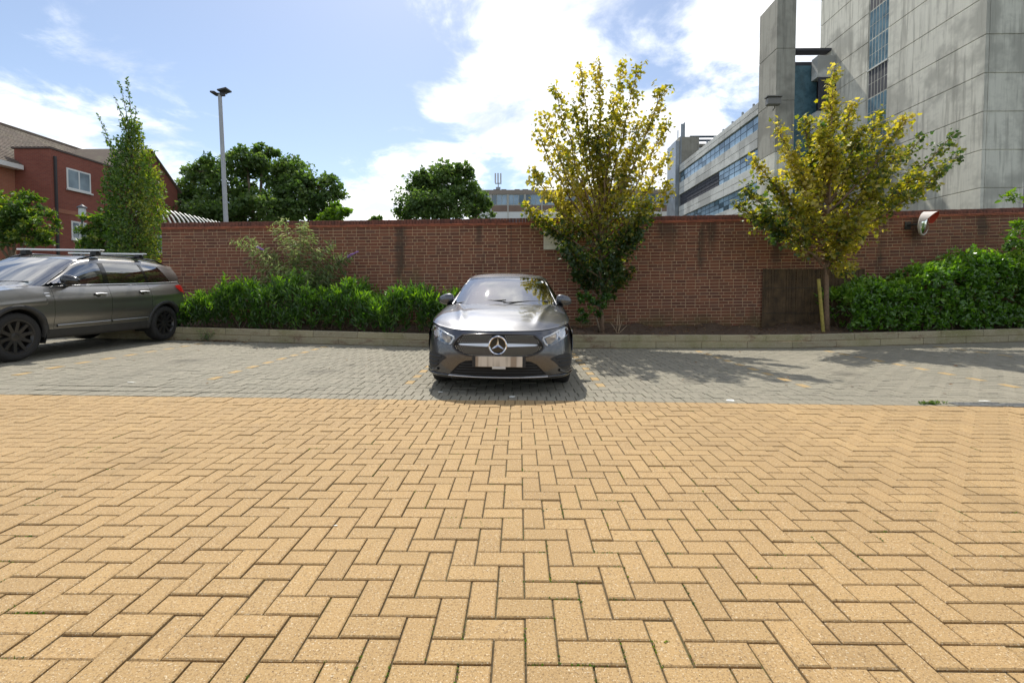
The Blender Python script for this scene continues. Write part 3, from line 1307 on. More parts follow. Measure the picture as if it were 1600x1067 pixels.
T1 = [(868, 138, .85, 1), (908, 108, .95, 1), (936, 98, 1, 1), (972, 108, 1, 1), (995, 104, .95, 1), (1036, 134, .85, 1), (850, 180, .8, .9), (1042, 190, .8, 1),
      (840, 205, .75, .8), (832, 268, .7, 1), (1040, 245, .7, .9), (826, 325, .65, 1), (845, 345, .6, .9), (1044, 290, .65, .8), (900, 170, .9, 1), (960, 160, .95, 1),
      (1000, 190, .85, 1), (880, 230, .8, 1), (930, 200, .9, 1), (980, 250, .75, 1), (910, 300, .7, 1), (1010, 320, .6, .9), (870, 300, .65, 1), (945, 280, .8, 1),
      (990, 370, .5, .8), (885, 385, .45, .8), (920, 400, .4, .9), (960, 410, .35, .9), (985, 420, .3, .6), (900, 425, .3, .7), (940, 430, .3, .8)]
low1 = [(at(px, py, Y1 - 0.1), (rx, 0.36, rz), n) for (px, py, rx, rz, n) in ((940, 350, 0.62, 0.34, 330), (945, 385, 0.52, 0.30, 330), (935, 418, 0.40, 0.24, 240), (900, 400, 0.34, 0.22, 220), (985, 375, 0.36, 0.24, 240), (945, 445, 0.24, 0.18, 130), (960, 320, 0.55, 0.3, 260))]
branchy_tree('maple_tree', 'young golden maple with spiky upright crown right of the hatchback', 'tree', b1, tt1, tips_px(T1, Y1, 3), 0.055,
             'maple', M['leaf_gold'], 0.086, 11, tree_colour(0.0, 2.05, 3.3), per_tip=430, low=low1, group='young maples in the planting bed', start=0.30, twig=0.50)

Y2 = 10.25
b2 = at(1291, 516, Y2)
b2.z = zbed(b2.x, Y2) - 0.05
tt2 = at(1294, 300, Y2)
T2 = [(1302, 106, 1, .7), (1298, 150, 1, .9), (1330, 165, .95, .9), (1255, 185, .9, .9), (1215, 195, .85, .7), (1375, 180, .9, 1), (1415, 185, .85, .9), (1345, 200, .9, 1),
      (1440, 215, .8, .7), (1495, 205, .65, .6), (1500, 240, .65, .6), (1478, 262, .62, .8), (1435, 270, .7, .9), (1400, 240, .75, 1), (1230, 235, .75, 1), (1180, 250, .7, .9), (1165, 295, .62, .9),
      (1155, 320, .58, .9), (1195, 335, .5, .9), (1230, 345, .45, .8), (1265, 250, .8, 1), (1300, 220, .9, 1), (1320, 270, .7, 1), (1370, 290, .6, 1), (1210, 290, .65, 1),
      (1260, 310, .55, 1), (1350, 330, .45, .8), (1400, 305, .55, .8), (1310, 345, .4, .8), (1285, 200, .95, 1)]
lowc = [(at(1322, 375, Y2 - 0.15), (0.30, 0.30, 0.30), 330), (at(1318, 415, Y2 - 0.2), (0.26, 0.25, 0.28), 260), (at(1322, 345, Y2 - 0.1), (0.5, 0.35, 0.22), 260)]


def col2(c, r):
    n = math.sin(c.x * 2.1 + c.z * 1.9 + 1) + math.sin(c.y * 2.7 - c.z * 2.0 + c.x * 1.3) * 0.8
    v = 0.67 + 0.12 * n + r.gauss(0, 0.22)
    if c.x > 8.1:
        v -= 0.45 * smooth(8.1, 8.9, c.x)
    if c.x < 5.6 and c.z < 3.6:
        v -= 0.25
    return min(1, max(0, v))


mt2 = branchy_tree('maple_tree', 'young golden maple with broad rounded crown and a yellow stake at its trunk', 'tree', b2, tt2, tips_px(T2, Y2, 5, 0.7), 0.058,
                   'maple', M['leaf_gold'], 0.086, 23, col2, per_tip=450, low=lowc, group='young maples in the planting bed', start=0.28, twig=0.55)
# stake leaning beside it
sp0, sp1 = at(1287, 512, Y2 - 0.12), at(1279, 436, Y2 - 0.1)
m = MB()
m.tube([Vector((0, 0, -0.15)), sp1 - sp0], 0.036, 10)
o = m.build('tree_stake', M['stake'], None, True, loc=sp0, autos=40)
tag(o, 'leaning yellow-green wooden stake left of the maple trunk', 'stake')


# --- broadleaf trees seen over the wall
def dome_tree(name, label, base, blobs, n, leaf, size, seed, mat, shape='clump', trunk_r=0.3, cat='tree', group=None, core=True, up=0.3, colour=None):
    """blobs: (centre, (rx, ry, rz)) ; leaves gather in the shells of many small clumps inside the blobs"""
    r = random.Random(seed)
    base = Vector(base)
    root = empty(name, base)
    tag(root, label, cat, group)
    tm = MB()
    top = sum((Vector(b[0]) for b in blobs), Vector((0, 0, 0))) / len(blobs)
    tm.tube([(0, 0, 0), (top - base) * 0.35, (top - base) * 0.7], [trunk_r * 1.2, trunk_r, trunk_r * 0.7], 9)
    tm.build('trunk', M['bark'], root, True)
    bm_ = MB()
    L = Leaves(seed)
    vol = [b[1][0] * b[1][1] * b[1][2] for b in blobs]
    tot = sum(v ** 0.67 for v in vol)
    for (c, rad), v in zip(blobs, vol):
        c = Vector(c)
        k = max(4, int(n * (v ** 0.67) / tot / 55))
        p0 = (top - base) * 0.55
        bm_.tube([p0, (c - base) * 0.6 + p0 * 0.3, c - base], [trunk_r * 0.5, trunk_r * 0.3, trunk_r * 0.1], 6)
        for q in range(k):
            d = rvec(r)
            rr = r.random() ** 0.35
            cc = c + Vector((d.x * rad[0], d.y * rad[1], d.z * rad[2])) * rr
            if q % 2 == 0:
                bm_.tube([c - base, (c - base) * 0.5 + (cc - base) * 0.5 + rvec(r) * 0.1 * min(rad), cc - base], [trunk_r * 0.12, trunk_r * 0.07, 0.01], 4, cap=False)
            cr = 0.36 * (rad[0] * rad[1] * rad[2]) ** (1 / 3) * r.uniform(0.6, 1.3)
            cb = r.gauss(0.0, 0.14)
            for j in range(55):
                w = rvec(r)
                w.z *= 0.75
                pp = cc + w * cr * (r.random() ** 0.45)
                ax = (rvec(r) + Vector((0, 0, up)) + w * 0.4).normalized()
                nn = (Vector((0, 0, 1)) + rvec(r) * 0.9 + w * 0.3).normalized()
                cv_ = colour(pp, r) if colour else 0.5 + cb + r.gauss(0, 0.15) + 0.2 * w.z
                L.add(pp - base, ax, nn, size * r.uniform(0.6, 1.25), min(1, max(0, cv_)))
    bm_.build('branches', M['bark'], root, True)['kind'] = 'stuff'
    L.build('crown', shape, mat, root)
    return root


def blob(px, py, Y, rx, rz, ry=None):
    """a crown lobe of rx, rz survey pixels at depth Y"""
    s = Y / FPX
    return (at(px, py, Y), (rx * s, (ry or rx * 0.8) * s, rz * s))


YB = 36.0
dome_tree('broadleaf_tree', 'large spreading dark green tree behind the lamp column and wall', (at(410, 460, YB).x, YB, 0),
          [blob(318, 265, YB, 30, 20), blob(300, 305, YB + 1, 30, 26), blob(385, 255, YB - 1, 36, 22), blob(360, 300, YB, 45, 35), blob(440, 270, YB + 1, 42, 30),
           blob(470, 310, YB, 48, 36), blob(420, 325, YB - 2, 50, 25), blob(505, 300, YB, 30, 30), blob(340, 335, YB - 1, 60, 22), blob(510, 335, YB, 28, 16), blob(410, 240, YB, 22, 12), blob(262, 305, YB, 18, 20)],
          26000, 0, 0.27, 41, M['leaf_far'], trunk_r=0.42)
dome_tree('broadleaf_tree', 'round-topped dark green tree over the wall above the hatchback', (at(692, 460, YB + 3).x, YB + 3, 0),
          [blob(690, 285, YB + 3, 42, 28), blob(655, 310, YB + 3, 36, 30), blob(725, 305, YB + 3, 34, 30), blob(690, 320, YB + 2, 52, 24), blob(642, 335, YB + 3, 26, 12), blob(752, 330, YB + 4, 22, 16), blob(715, 270, YB + 3, 22, 14), blob(665, 277, YB + 3, 22, 14)],
          14000, 0, 0.27, 43, M['leaf_far'], trunk_r=0.35)
dome_tree('small_tree', 'small pale green tree peeping over the wall right of the spreading tree', (at(535, 460, 30).x, 30, 0),
          [blob(525, 335, 30, 20, 13), blob(505, 342, 30, 16, 8)], 1400, 0, 0.26, 47, M['leaf_lime'], trunk_r=0.12)
dome_tree('small_tree', 'tiny treetop showing just above the wall in the gap of sky', (at(588, 460, 40).x, 40, 0),
          [blob(588, 346, 40, 14, 6)], 500, 0, 0.26, 48, M['leaf_far'], trunk_r=0.12)

# --- trees by the house at the left
YL = 19.0
dome_tree('garden_tree', 'rounded green garden tree at the left edge in front of the brick house', (at(20, 470, YL).x, YL, 0),
          [blob(25, 320, YL, 40, 26), blob(60, 350, YL, 26, 26), blob(5, 350, YL, 40, 28), blob(40, 370, YL, 36, 18), blob(-30, 330, YL, 40, 34)], 7000, 0, 0.17, 51, M['leaf_hornbeam'], 'ovate', trunk_r=0.12)
dome_tree('garden_shrub', 'leafy green shrub between the post lantern and the columnar tree', (at(160, 470, 17).x, 17, 0),
          [blob(150, 355, 17, 22, 20), blob(172, 345, 17, 18, 18), blob(165, 378, 17, 26, 18), blob(135, 385, 17, 18, 12)], 3600, 0, 0.15, 53, M['leaf_hornbeam'], 'ovate', trunk_r=0.08)


def columnar():
    Y = 12.6
    base = Vector((at(212, 470, Y).x, Y, 0.15))
    r = random.Random(61)
    root = empty('columnar_tree', base)
    tag(root, 'narrow columnar hornbeam with wispy top shoots at the left end of the wall', 'tree')
    tm = MB()
    tm.tube([(0, 0, 0), (0, 0, 1.8), (-0.02, 0, 3.6), (0.0, 0, 5.0)], [0.09, 0.075, 0.05, 0.015], 8)
    tm.build('trunk', M['bark'], root, True)
    L = Leaves(62)
    bm_ = MB()
    prof = [(420, 28), (395, 34), (360, 39), (320, 41), (290, 39), (260, 31), (240, 21), (222, 14), (205, 11), (190, 9)]
    ctr = {420: 212, 395: 212, 360: 213, 320: 212, 290: 209, 260: 208, 240: 208, 222: 209, 205: 207, 190: 204}
    for i in range(len(prof) - 1):
        (y0, w0), (y1, w1) = prof[i], prof[i + 1]
        c0, c1 = ctr[y0], ctr[y1]
        n = int((y0 - y1) * (w0 + w1) * 0.75)
        for k in range(n // 9):
            t = r.random()
            w = (w0 + (w1 - w0) * t) * Y / FPX
            p = at(c0 + (c1 - c0) * t, y0 + (y1 - y0) * t, Y)
            a = r.uniform(0, 2 * math.pi)
            rr = (r.random() ** 0.45) * 0.95
            q = p + Vector((math.cos(a) * w * rr, math.sin(a) * w * rr, r.uniform(-.05, .05)))
            cb = r.gauss(0, 0.18)
            for j in range(9):
                v = rvec(r)
                s = q + Vector((v.x * 0.10, v.y * 0.10, v.z * 0.16))
                L.add(s - base, (rvec(r) * 0.8 + Vector((math.cos(a) * .5, math.sin(a) * .5, 0.7))).normalized(), (rvec(r) + Vector((math.cos(a), math.sin(a), 0.4))).normalized(),
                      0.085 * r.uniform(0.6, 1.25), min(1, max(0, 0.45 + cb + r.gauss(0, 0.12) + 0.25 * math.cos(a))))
            if k % 6 == 0:
                bm_.tube([Vector((0, 0, max(0.4, (p - base).z - 0.5))), q - base], [0.014, 0.004], 4, cap=False)
    for (px0, py0, px1, py1) in [(206, 205, 197, 122), (203, 215, 186, 128), (200, 220, 178, 150), (208, 200, 212, 168), (185, 262, 152, 178), (180, 258, 160, 205), (188, 250, 166, 222), (235, 250, 243, 235), (195, 240, 176, 215)]:
        a, b = at(px0, py0, Y), at(px1, py1, Y + r.uniform(-0.2, 0.2))
        mid = (a + b) / 2 + Vector((0.06, 0, 0.05))
        bm_.tube([bez(a, mid, b, t / 6) - base for t in range(7)], [0.012 - 0.0015 * t for t in range(7)], 5, cap=False)
        for j in range(int((b - a).length * 60)):
            t = r.random()
            q = bez(a, mid, b, t) + rvec(r) * (0.07 * (1.1 - t))
            L.add(q - base, (rvec(r) + Vector((0, 0, 0.5))).normalized(), rvec(r), 0.075 * r.uniform(0.6, 1.2), min(1, max(0, 0.5 + r.gauss(0, 0.2))))
    bm_.build('branches', M['bark'], root, True)['kind'] = 'stuff'
    L.build('crown', 'ovate', M['leaf_hornbeam'], root)


columnar()


# --- hedges and shrubs in the bed
def hedge(name, label, x0, x1, top, front, back, n, size, shape, mat, seed, upright=0.4, cat='hedge', tuft=0.0, shoots=6):
    """top(x): height of the hedge; leaves crowd in the outer layer, thin stems inside"""
    r = random.Random(seed)
    base = Vector(((x0 + x1) / 2, (front(x0) + back(x0)) / 2, zbed((x0 + x1) / 2, 10.2)))
    root = empty(name, base)
    tag(root, label, cat)
    st = MB()
    for k in range(int((x1 - x0) * 14)):
        x = r.uniform(x0 + 0.1, x1 - 0.1)
        y = r.uniform(front(x) + 0.15, back(x) - 0.1)
        z0 = zbed(x, y) - 0.03
        z1 = z0 + (top(x) - z0) * r.uniform(0.55, 0.9)
        st.tube([Vector((x, y, z0)) - base, Vector((x + r.gauss(0, .08), y + r.gauss(0, .08), (z0 + z1) / 2)) - base, Vector((x + r.gauss(0, .16), y + r.gauss(0, .16), z1)) - base], [0.012, 0.009, 0.004], 4, cap=False)
    tag(st.build('stems', M['bark'], root, True), kind='stuff')
    L = Leaves(seed)
    nclump = n // 14
    for k in range(nclump):
        x = r.uniform(x0, x1)
        u, v = r.random(), r.random()
        f, b_ = front(x), back(x)
        t = top(x) + 0.10 * math.sin(x * 5.1 + 1) + 0.07 * math.sin(x * 11.7) - (0.22 * max(0, 1 - min(x - x0, x1 - x) / 0.5))
        # mostly on the front and the top
        if u < 0.5:
            y = f + abs(r.gauss(0, 0.12))
            zz_ = zbed(x, y) + 0.02 + (t - zbed(x, y)) * v
            y += 0.35 * max(0, v - 0.6)
        elif u < 0.88:
            y = f + (b_ - f) * v
            arch = 1 - (2 * abs(v - 0.5)) ** 3 * 0.25
            zz_ = zbed(x, y) + (t - zbed(x, y)) * arch - abs(r.gauss(0, 0.08))
        else:
            y = f + (b_ - f) * r.random()
            zz_ = zbed(x, y) + (t - zbed(x, y)) * v
        q = Vector((x, y, zz_))
        sprout = Vector((r.gauss(0, 0.35), r.gauss(-0.15, 0.35), 1.0)).normalized()
        cb = r.gauss(0, 0.14) + (0.28 if zz_ > t - 0.16 else 0.0)  # top leaves lighter: sun on the hedge tops put into the leaf colour
        for j in range(14):
            h_ = j / 14
            c = q + sprout * (h_ * (0.16 + tuft)) + rvec(r) * 0.05
            ax = (rvec(r) + sprout * (upright * 1.6)).normalized()
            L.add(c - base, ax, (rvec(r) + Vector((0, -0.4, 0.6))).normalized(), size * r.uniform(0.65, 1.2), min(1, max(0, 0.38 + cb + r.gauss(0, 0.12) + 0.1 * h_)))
    for k in range(int((x1 - x0) * shoots)):                    # stray shoots above the clipped line
        x = r.uniform(x0 + 0.2, x1 - 0.2)
        y = r.uniform(front(x) + 0.1, back(x) - 0.3)
        q = Vector((x, y, top(x) - 0.15))
        d_ = Vector((r.gauss(0, 0.3), r.gauss(-0.1, 0.25), 1)).normalized() * r.uniform(0.2, 0.46)
        for j in range(16):
            f_ = j / 16
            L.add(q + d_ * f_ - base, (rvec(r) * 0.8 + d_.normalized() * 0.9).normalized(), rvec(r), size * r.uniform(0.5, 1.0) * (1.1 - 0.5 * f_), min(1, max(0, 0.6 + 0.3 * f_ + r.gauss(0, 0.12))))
    L.build('foliage', shape, mat, root, fold=0.2, droop=0.2)
    return root


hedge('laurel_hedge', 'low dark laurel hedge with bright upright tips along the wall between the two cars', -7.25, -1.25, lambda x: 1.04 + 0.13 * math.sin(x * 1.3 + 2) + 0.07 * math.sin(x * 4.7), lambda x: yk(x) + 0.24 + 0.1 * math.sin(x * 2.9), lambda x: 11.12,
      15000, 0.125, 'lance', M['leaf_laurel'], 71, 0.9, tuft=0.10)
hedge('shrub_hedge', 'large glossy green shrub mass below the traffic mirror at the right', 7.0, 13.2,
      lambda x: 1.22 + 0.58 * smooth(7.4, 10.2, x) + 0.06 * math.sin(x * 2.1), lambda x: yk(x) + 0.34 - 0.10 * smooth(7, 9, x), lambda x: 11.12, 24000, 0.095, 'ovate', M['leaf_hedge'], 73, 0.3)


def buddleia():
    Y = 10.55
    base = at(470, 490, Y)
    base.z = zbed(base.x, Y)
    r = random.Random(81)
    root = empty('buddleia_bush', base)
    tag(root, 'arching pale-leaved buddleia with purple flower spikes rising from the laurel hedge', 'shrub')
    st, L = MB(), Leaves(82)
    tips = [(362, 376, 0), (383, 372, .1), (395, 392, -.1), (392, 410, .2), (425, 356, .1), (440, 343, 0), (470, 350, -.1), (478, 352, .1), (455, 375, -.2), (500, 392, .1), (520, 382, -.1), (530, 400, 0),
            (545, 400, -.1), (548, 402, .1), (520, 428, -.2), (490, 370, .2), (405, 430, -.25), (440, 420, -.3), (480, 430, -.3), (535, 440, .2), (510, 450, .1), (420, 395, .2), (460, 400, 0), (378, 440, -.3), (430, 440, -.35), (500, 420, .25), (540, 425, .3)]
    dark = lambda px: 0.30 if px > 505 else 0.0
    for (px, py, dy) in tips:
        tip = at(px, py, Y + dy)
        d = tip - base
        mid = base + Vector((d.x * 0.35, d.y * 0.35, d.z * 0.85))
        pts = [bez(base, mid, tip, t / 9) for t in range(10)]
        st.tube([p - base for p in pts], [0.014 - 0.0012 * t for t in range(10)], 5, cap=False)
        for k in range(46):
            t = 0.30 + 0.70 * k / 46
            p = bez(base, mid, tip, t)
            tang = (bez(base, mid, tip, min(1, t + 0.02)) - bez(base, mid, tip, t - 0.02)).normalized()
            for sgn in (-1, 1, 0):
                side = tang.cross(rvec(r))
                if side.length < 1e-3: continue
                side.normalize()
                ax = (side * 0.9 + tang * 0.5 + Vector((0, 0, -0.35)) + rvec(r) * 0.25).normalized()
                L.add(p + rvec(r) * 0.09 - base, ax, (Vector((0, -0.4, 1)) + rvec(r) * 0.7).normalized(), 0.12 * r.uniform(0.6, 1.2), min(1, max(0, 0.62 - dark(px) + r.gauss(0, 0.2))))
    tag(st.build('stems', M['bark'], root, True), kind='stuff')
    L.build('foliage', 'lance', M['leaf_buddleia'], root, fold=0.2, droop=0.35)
    for (a, b, dy) in [((543, 401), (560, 393), -0.12), ((402, 386), (412, 391), -0.25)]:
        p, q = at(*a, Y + dy), at(*b, Y + dy)
        f = MB()
        for k in range(70):
            t = r.random()
            c = p + (q - p) * t + rvec(r) * 0.026 * (1 - 0.7 * t)
            s = 0.011
            f.add([c - base + Vector((s, 0, 0)), c - base + Vector((-s, 0, s)), c - base + Vector((0, s, -s)), c - base + Vector((0, -s, 0))], [(0, 1, 2), (0, 3, 1), (0, 2, 3), (1, 3, 2)])
        tag(f.build('flower_spike', M['purple'], root), kind='stuff')


buddleia()

dome_tree('ivy_plant', 'dark ivy and saplings at the foot of the spiky maple', (b1.x - 0.05, Y1 - 0.12, zbed(b1.x, Y1)),
          [(at(935, 480, Y1 - 0.15), (0.34, 0.2, 0.28)), (at(905, 497, Y1 - 0.2), (0.28, 0.2, 0.16)), (at(950, 460, Y1 - 0.1), (0.22, 0.16, 0.16)), (at(915, 465, Y1), (0.2, 0.15, 0.16))],
          1100, 0, 0.075, 91, M['leaf_laurel'], 'ovate', trunk_r=0.02, cat='plant')
YR = 10.0
dome_tree('lime_green_shrub', 'fresh yellow-green shrub cut by the right edge of the picture', (at(1635, 520, YR).x, YR, zbed(12.0, YR)),
          [blob(1600, 320, YR, 26, 26), blob(1596, 370, YR, 22, 28), blob(1605, 410, YR, 30, 30), blob(1640, 360, YR, 40, 60), blob(1630, 440, YR, 40, 40)], 2600, 0, 0.10, 93, M['leaf_lime'], 'ovate', trunk_r=0.03, cat='shrub')

# dead twigs by the maple, weeds and dry leaves at the kerb
tw = MB()
for (a, b) in [((965, 522), (953, 503)), ((965, 522), (972, 500)), ((963, 520), (966, 480)), ((966, 522), (980, 508)), ((966, 522), (968, 492))]:
    p, q = at(*a, 10.0), at(*b, 10.05)
    o0 = at(965, 522, 10.0)
    tw.tube([p - o0, (p + q) / 2 - o0 + Vector((0.01, 0, 0.01)), q - o0], [0.010, 0.007, 0.003], 5)
o = tw.build('dead_twigs', simple('pale_dead_wood', (0.42, 0.30, 0.19), 0.9), None, True, loc=at(965, 522, 10.0))
tag(o, 'pale dead twigs standing in the bed right of the spiky maple', 'twigs')


def weed(name, label, px, py, Y, n, h, mat, seed, size=0.05, cat='weed', z=None):
    r = random.Random(seed)
    p = at(px, py, Y)
    p.z = zg(p.x, p.y) if z is None else z
    root = empty(name, p)
    tag(root, label, cat)
    st, L = MB(), Leaves(seed)
    for k in range(n):
        d = Vector((r.gauss(0, 0.35), r.gauss(0, 0.2), 1)).normalized() * h * r.uniform(0.4, 1)
        o_ = Vector((r.gauss(0, 0.06), r.gauss(0, 0.02), 0))
        st.tube([o_, o_ + d * 0.6, o_ + d + Vector((r.gauss(0, .02), 0, -0.01))], [0.003, 0.0025, 0.0015], 4, cap=False)
        for j in range(5):
            L.add(o_ + d * r.uniform(0.2, 1.0), (rvec(r) + Vector((0, 0, 0.5))).normalized(), rvec(r), size * r.uniform(0.5, 1.2), min(1, max(0, r.gauss(0.5, 0.25))))
    tag(st.build('stalks', mat, root), kind='stuff')
    L.build('foliage', 'lance', mat, root)


kx = at(320, 530, 9.4)
weed('weed_clump', 'yellowing weed growing at the kerb beside the rear wheel of the grey crossover', 322, 530, yk(kx.x) - 0.05, 16, 0.30, M['leaf_buddleia'], 101, 0.06)
weed('moss_clump', 'low green moss clump at the left end of the drain channel', 1455, 634, yb(4.1) + 0.06, 34, 0.022, M['leaf_hornbeam'], 103, 0.035, 'moss')


def scatter(name, label, n, fn, size, mat, seed, shape='ovate'):
    r = random.Random(seed)
    L = Leaves(seed)
    for k in range(n):
        x, y, z = fn(r)
        a = r.uniform(0, 6.283)
        L.add((x, y, z + 0.006), (math.cos(a), math.sin(a), r.gauss(0, 0.15)), (r.gauss(0, .25), r.gauss(0, .25), 1), size * r.uniform(0.5, 1.2), r.random())
    o_ = L.build(name, shape, mat, None, fold=0.15, droop=0.1)
    tag(o_, label, 'leaves')


def f_bed(r):
    x = r.uniform(-7.0, 7.6)
    y = r.uniform(yk(x) + 0.15, 11.15)
    return x, y, zbed(x, y) + 0.015


scatter('leaf_litter', 'brown leaf litter and soil crumbs along the planting bed behind the kerb', 3000, f_bed, 0.055, M['leaf_dry'], 111)


def f_kerb(r):
    x = r.gauss(at(340, 530, 9.4).x, 0.28)
    y = yk(x) - abs(r.gauss(0.03, 0.06))
    return x, y, zg(x, y) + abs(r.gauss(0, 0.02))


scatter('dry_leaves', 'reddish dry leaves swept against the kerb near the crossover', 150, f_kerb, 0.06, M['leaf_dry'], 113)


def f_pave(r):
    y = r.uniform(5.2, 9.3)
    x = r.uniform(-1.1 * y, 1.1 * y)
    return x, y, zg(x, y) + 0.002


scatter('fallen_leaves', 'scattered fallen leaves lying on the grey parking bays', 90, f_pave, 0.05, M['leaf_dry'], 115)


def joint_moss():
    r = random.Random(121)
    L = Leaves(121)
    for (x, y, ax_, ay_) in MOSS:
        ln = r.uniform(0.02, 0.07)
        for k in range(int(ln * 260)):
            t = r.uniform(-ln, ln)
            p = (x + ax_ * t + r.gauss(0, 0.0022), y + ay_ * t + r.gauss(0, 0.0022), -0.0055)
            L.add(p, (r.gauss(0, 0.6), r.gauss(0, 0.6), 1.0), rvec(r), r.uniform(0.004, 0.010), min(1, max(0, r.gauss(0.4, 0.25))))
    o_ = L.build('joint_moss', 'clump', M['leaf_hornbeam'], None)
    tag(o_, 'short moss growing along the joints of the buff paving', 'moss', kind='stuff')


joint_moss()
# ================================================================== BUILDINGS BEYOND THE WALL
def m_concrete(name, base, dark, streak=0.7, horiz=False):
    m, nt, n, l, b = newmat(name)
    h = NT(nt)
    p = h.pos()
    c = h.mix(h.noise(p, 0.35, 5, 0.6), base, tuple(x * 0.80 for x in base))
    sv = h.noise(h.scale(p, (1.6, 1.6, 0.10)), 1.5, 6, 0.68)
    c = h.mix(h.rmap(sv, 0.47, 0.68, 0, streak), c, dark)
    bl = h.noise(p, 0.22, 4, 0.6)
    c = h.mix(h.rmap(bl, 0.46, 0.62, 0, 0.7), c, tuple(x * 0.42 for x in base))
    bl2 = h.noise(h.scale(p, (0.7, 0.7, 1.0)), 0.9, 6, 0.72)
    c = h.mix(h.rmap(bl2, 0.5, 0.72, 0, 0.5), c, tuple(x * 0.5 for x in base))
    bd = h.noise(h.scale(p, (7, 7, 0.12)), 2.2, 3, 0.6)
    c = h.mix(h.rmap(bd, 0.4, 0.7, 0, 0.22), c, tuple(x * 0.6 for x in base))
    l.new(c, b.inputs['Base Color'])
    b.inputs['Roughness'].default_value = 0.9
    l.new(h.bump(bd, 0.12, 0.02), b.inputs['Normal'])
    return m


M['conc'] = m_concrete('board_marked_concrete', (0.74, 0.715, 0.61), (0.29, 0.275, 0.23), 0.75)
M['conc_dark'] = m_concrete('stained_concrete', (0.40, 0.38, 0.32), (0.15, 0.14, 0.12), 0.7)
M['conc_pale'] = m_concrete('pale_concrete_band', (0.66, 0.66, 0.62), (0.42, 0.42, 0.40), 0.4)
M['glass_blue'] = simple('blue_office_glass', (0.045, 0.10, 0.135), 0.12, 0.0, noise=(0.5, 0.45), spec=1.0)
M['glass_sky'] = simple('sky_lit_office_glass', (0.22, 0.33, 0.42), 0.08, 0.0, noise=(0.4, 0.3), spec=1.0)
M['frame_blue'] = simple('dark_blue_window_frame', (0.035, 0.06, 0.085), 0.5)
M['louvre'] = simple('dark_louvre', (0.045, 0.045, 0.055), 0.7, noise=(3, 0.3))
M['metal_grey'] = simple('grey_cladding_metal', (0.30, 0.33, 0.36), 0.45, 0.5, noise=(1.2, 0.2))
M['teal'] = simple('teal_glass_panel', (0.075, 0.15, 0.185), 0.3, 0.0, noise=(0.9, 0.35), spec=0.4)
M['purple_frame'] = simple('purple_grey_frame', (0.09, 0.07, 0.13), 0.5)


def child_box(name, mat, parent, x0, x1, y0, y1, z0, z1, b=0.0):
    m = MB()
    px, py, pz = parent.location if parent else (0, 0, 0)
    p = parent
    while p is not None and p.parent is not None:
        p = p.parent
        px, py, pz = px + p.location[0], py + p.location[1], pz + p.location[2]
    if b:
        m.bevel_box(x0 - px, x1 - px, y0 - py, y1 - py, z0 - pz, z1 - pz, b)
    else:
        m.box(x0 - px, x1 - px, y0 - py, y1 - py, z0 - pz, z1 - pz)
    return m.build(name, mat, parent)


def tower():
    X, Y0, Y1, ZT = 38.6, 40.0, 61.6, 41.0
    e = empty('concrete_tower', (X, Y0, 0))
    tag(e, 'tall streaked concrete tower with a narrow teal window strip at the right', 'building')
    child_box('core', M['conc'], e, X + 0.06, X + 14, Y0 + 0.06, Y1 - 0.02, 0, ZT - 0.1)
    # storey joints as seen on the corner
    zj = [at(1530, py, Y0).z for py in (54, 114, 173, 233, 294)]
    st = (zj[0] - zj[-1]) / 4
    z = zj[-1] - 3 * st
    lev = []
    while z < ZT + st:
        lev.append(z)
        z += st
    wy0, wy1 = X * FPX / (1370 - 811), X * FPX / (1340 - 811)     # the window strip in the side face
    for a, b in zip(lev, lev[1:]):
        g = 0.04
        child_box('panel', M['conc'], e, X, X + 0.3, Y0 + 0.0, wy0 - 0.0, a + g, b - g, 0.02)
        child_box('panel', M['conc'], e, X, X + 0.3, wy1, Y1, a + g, b - g, 0.02)
        child_box('panel', M['conc'], e, X + 0.34, X + 3.55, Y0 - 0.002, Y0 + 0.3, a + g, b - g, 0.02)
    k = 0
    for a, b in zip(lev, lev[1:]):
        w = child_box('window', M['frame_blue'], e, X + 0.16, X + 0.24, wy0 + 0.02, wy1 - 0.02, a, b)
        nn = 6
        for q in range(nn):
            y0 = wy0 + 0.08 + (wy1 - wy0 - 0.16) * q / nn
            y1 = wy0 + 0.08 + (wy1 - wy0 - 0.16) * (q + 1) / nn - 0.09
            mat = M['teal'] if k % 3 != 1 else M['louvre']
            child_box('pane', mat, w, X + 0.05, X + 0.18, y0, y1, a + 0.08, a + st * 0.5 - 0.05)
            child_box('pane', mat, w, X + 0.05, X + 0.18, y0, y1, a + st * 0.5 + 0.02, b - 0.06)
        if k % 3 == 1:
            child_box('sill', M['conc_pale'], e, X - 0.06, X + 0.26, wy0 + 0.01, wy1 - 0.01, b - 0.14, b + 0.04)
        k += 1
    # metal window bay beyond the front face
    for a, b in zip(lev, lev[1:]):
        w = child_box('window', M['purple_frame'], e, X + 3.6, X + 6.2, Y0 + 0.05, Y0 + 0.25, a + 0.03, b - 0.03)
        child_box('pane', M['glass_blue'], w, X + 3.85, X + 6.0, Y0 + 0.02, Y0 + 0.1, a + 0.3, b - 0.3)
    child_box('panel', M['conc'], e, X + 6.3, X + 14, Y0, Y0 + 0.3, 0, ZT - 1)


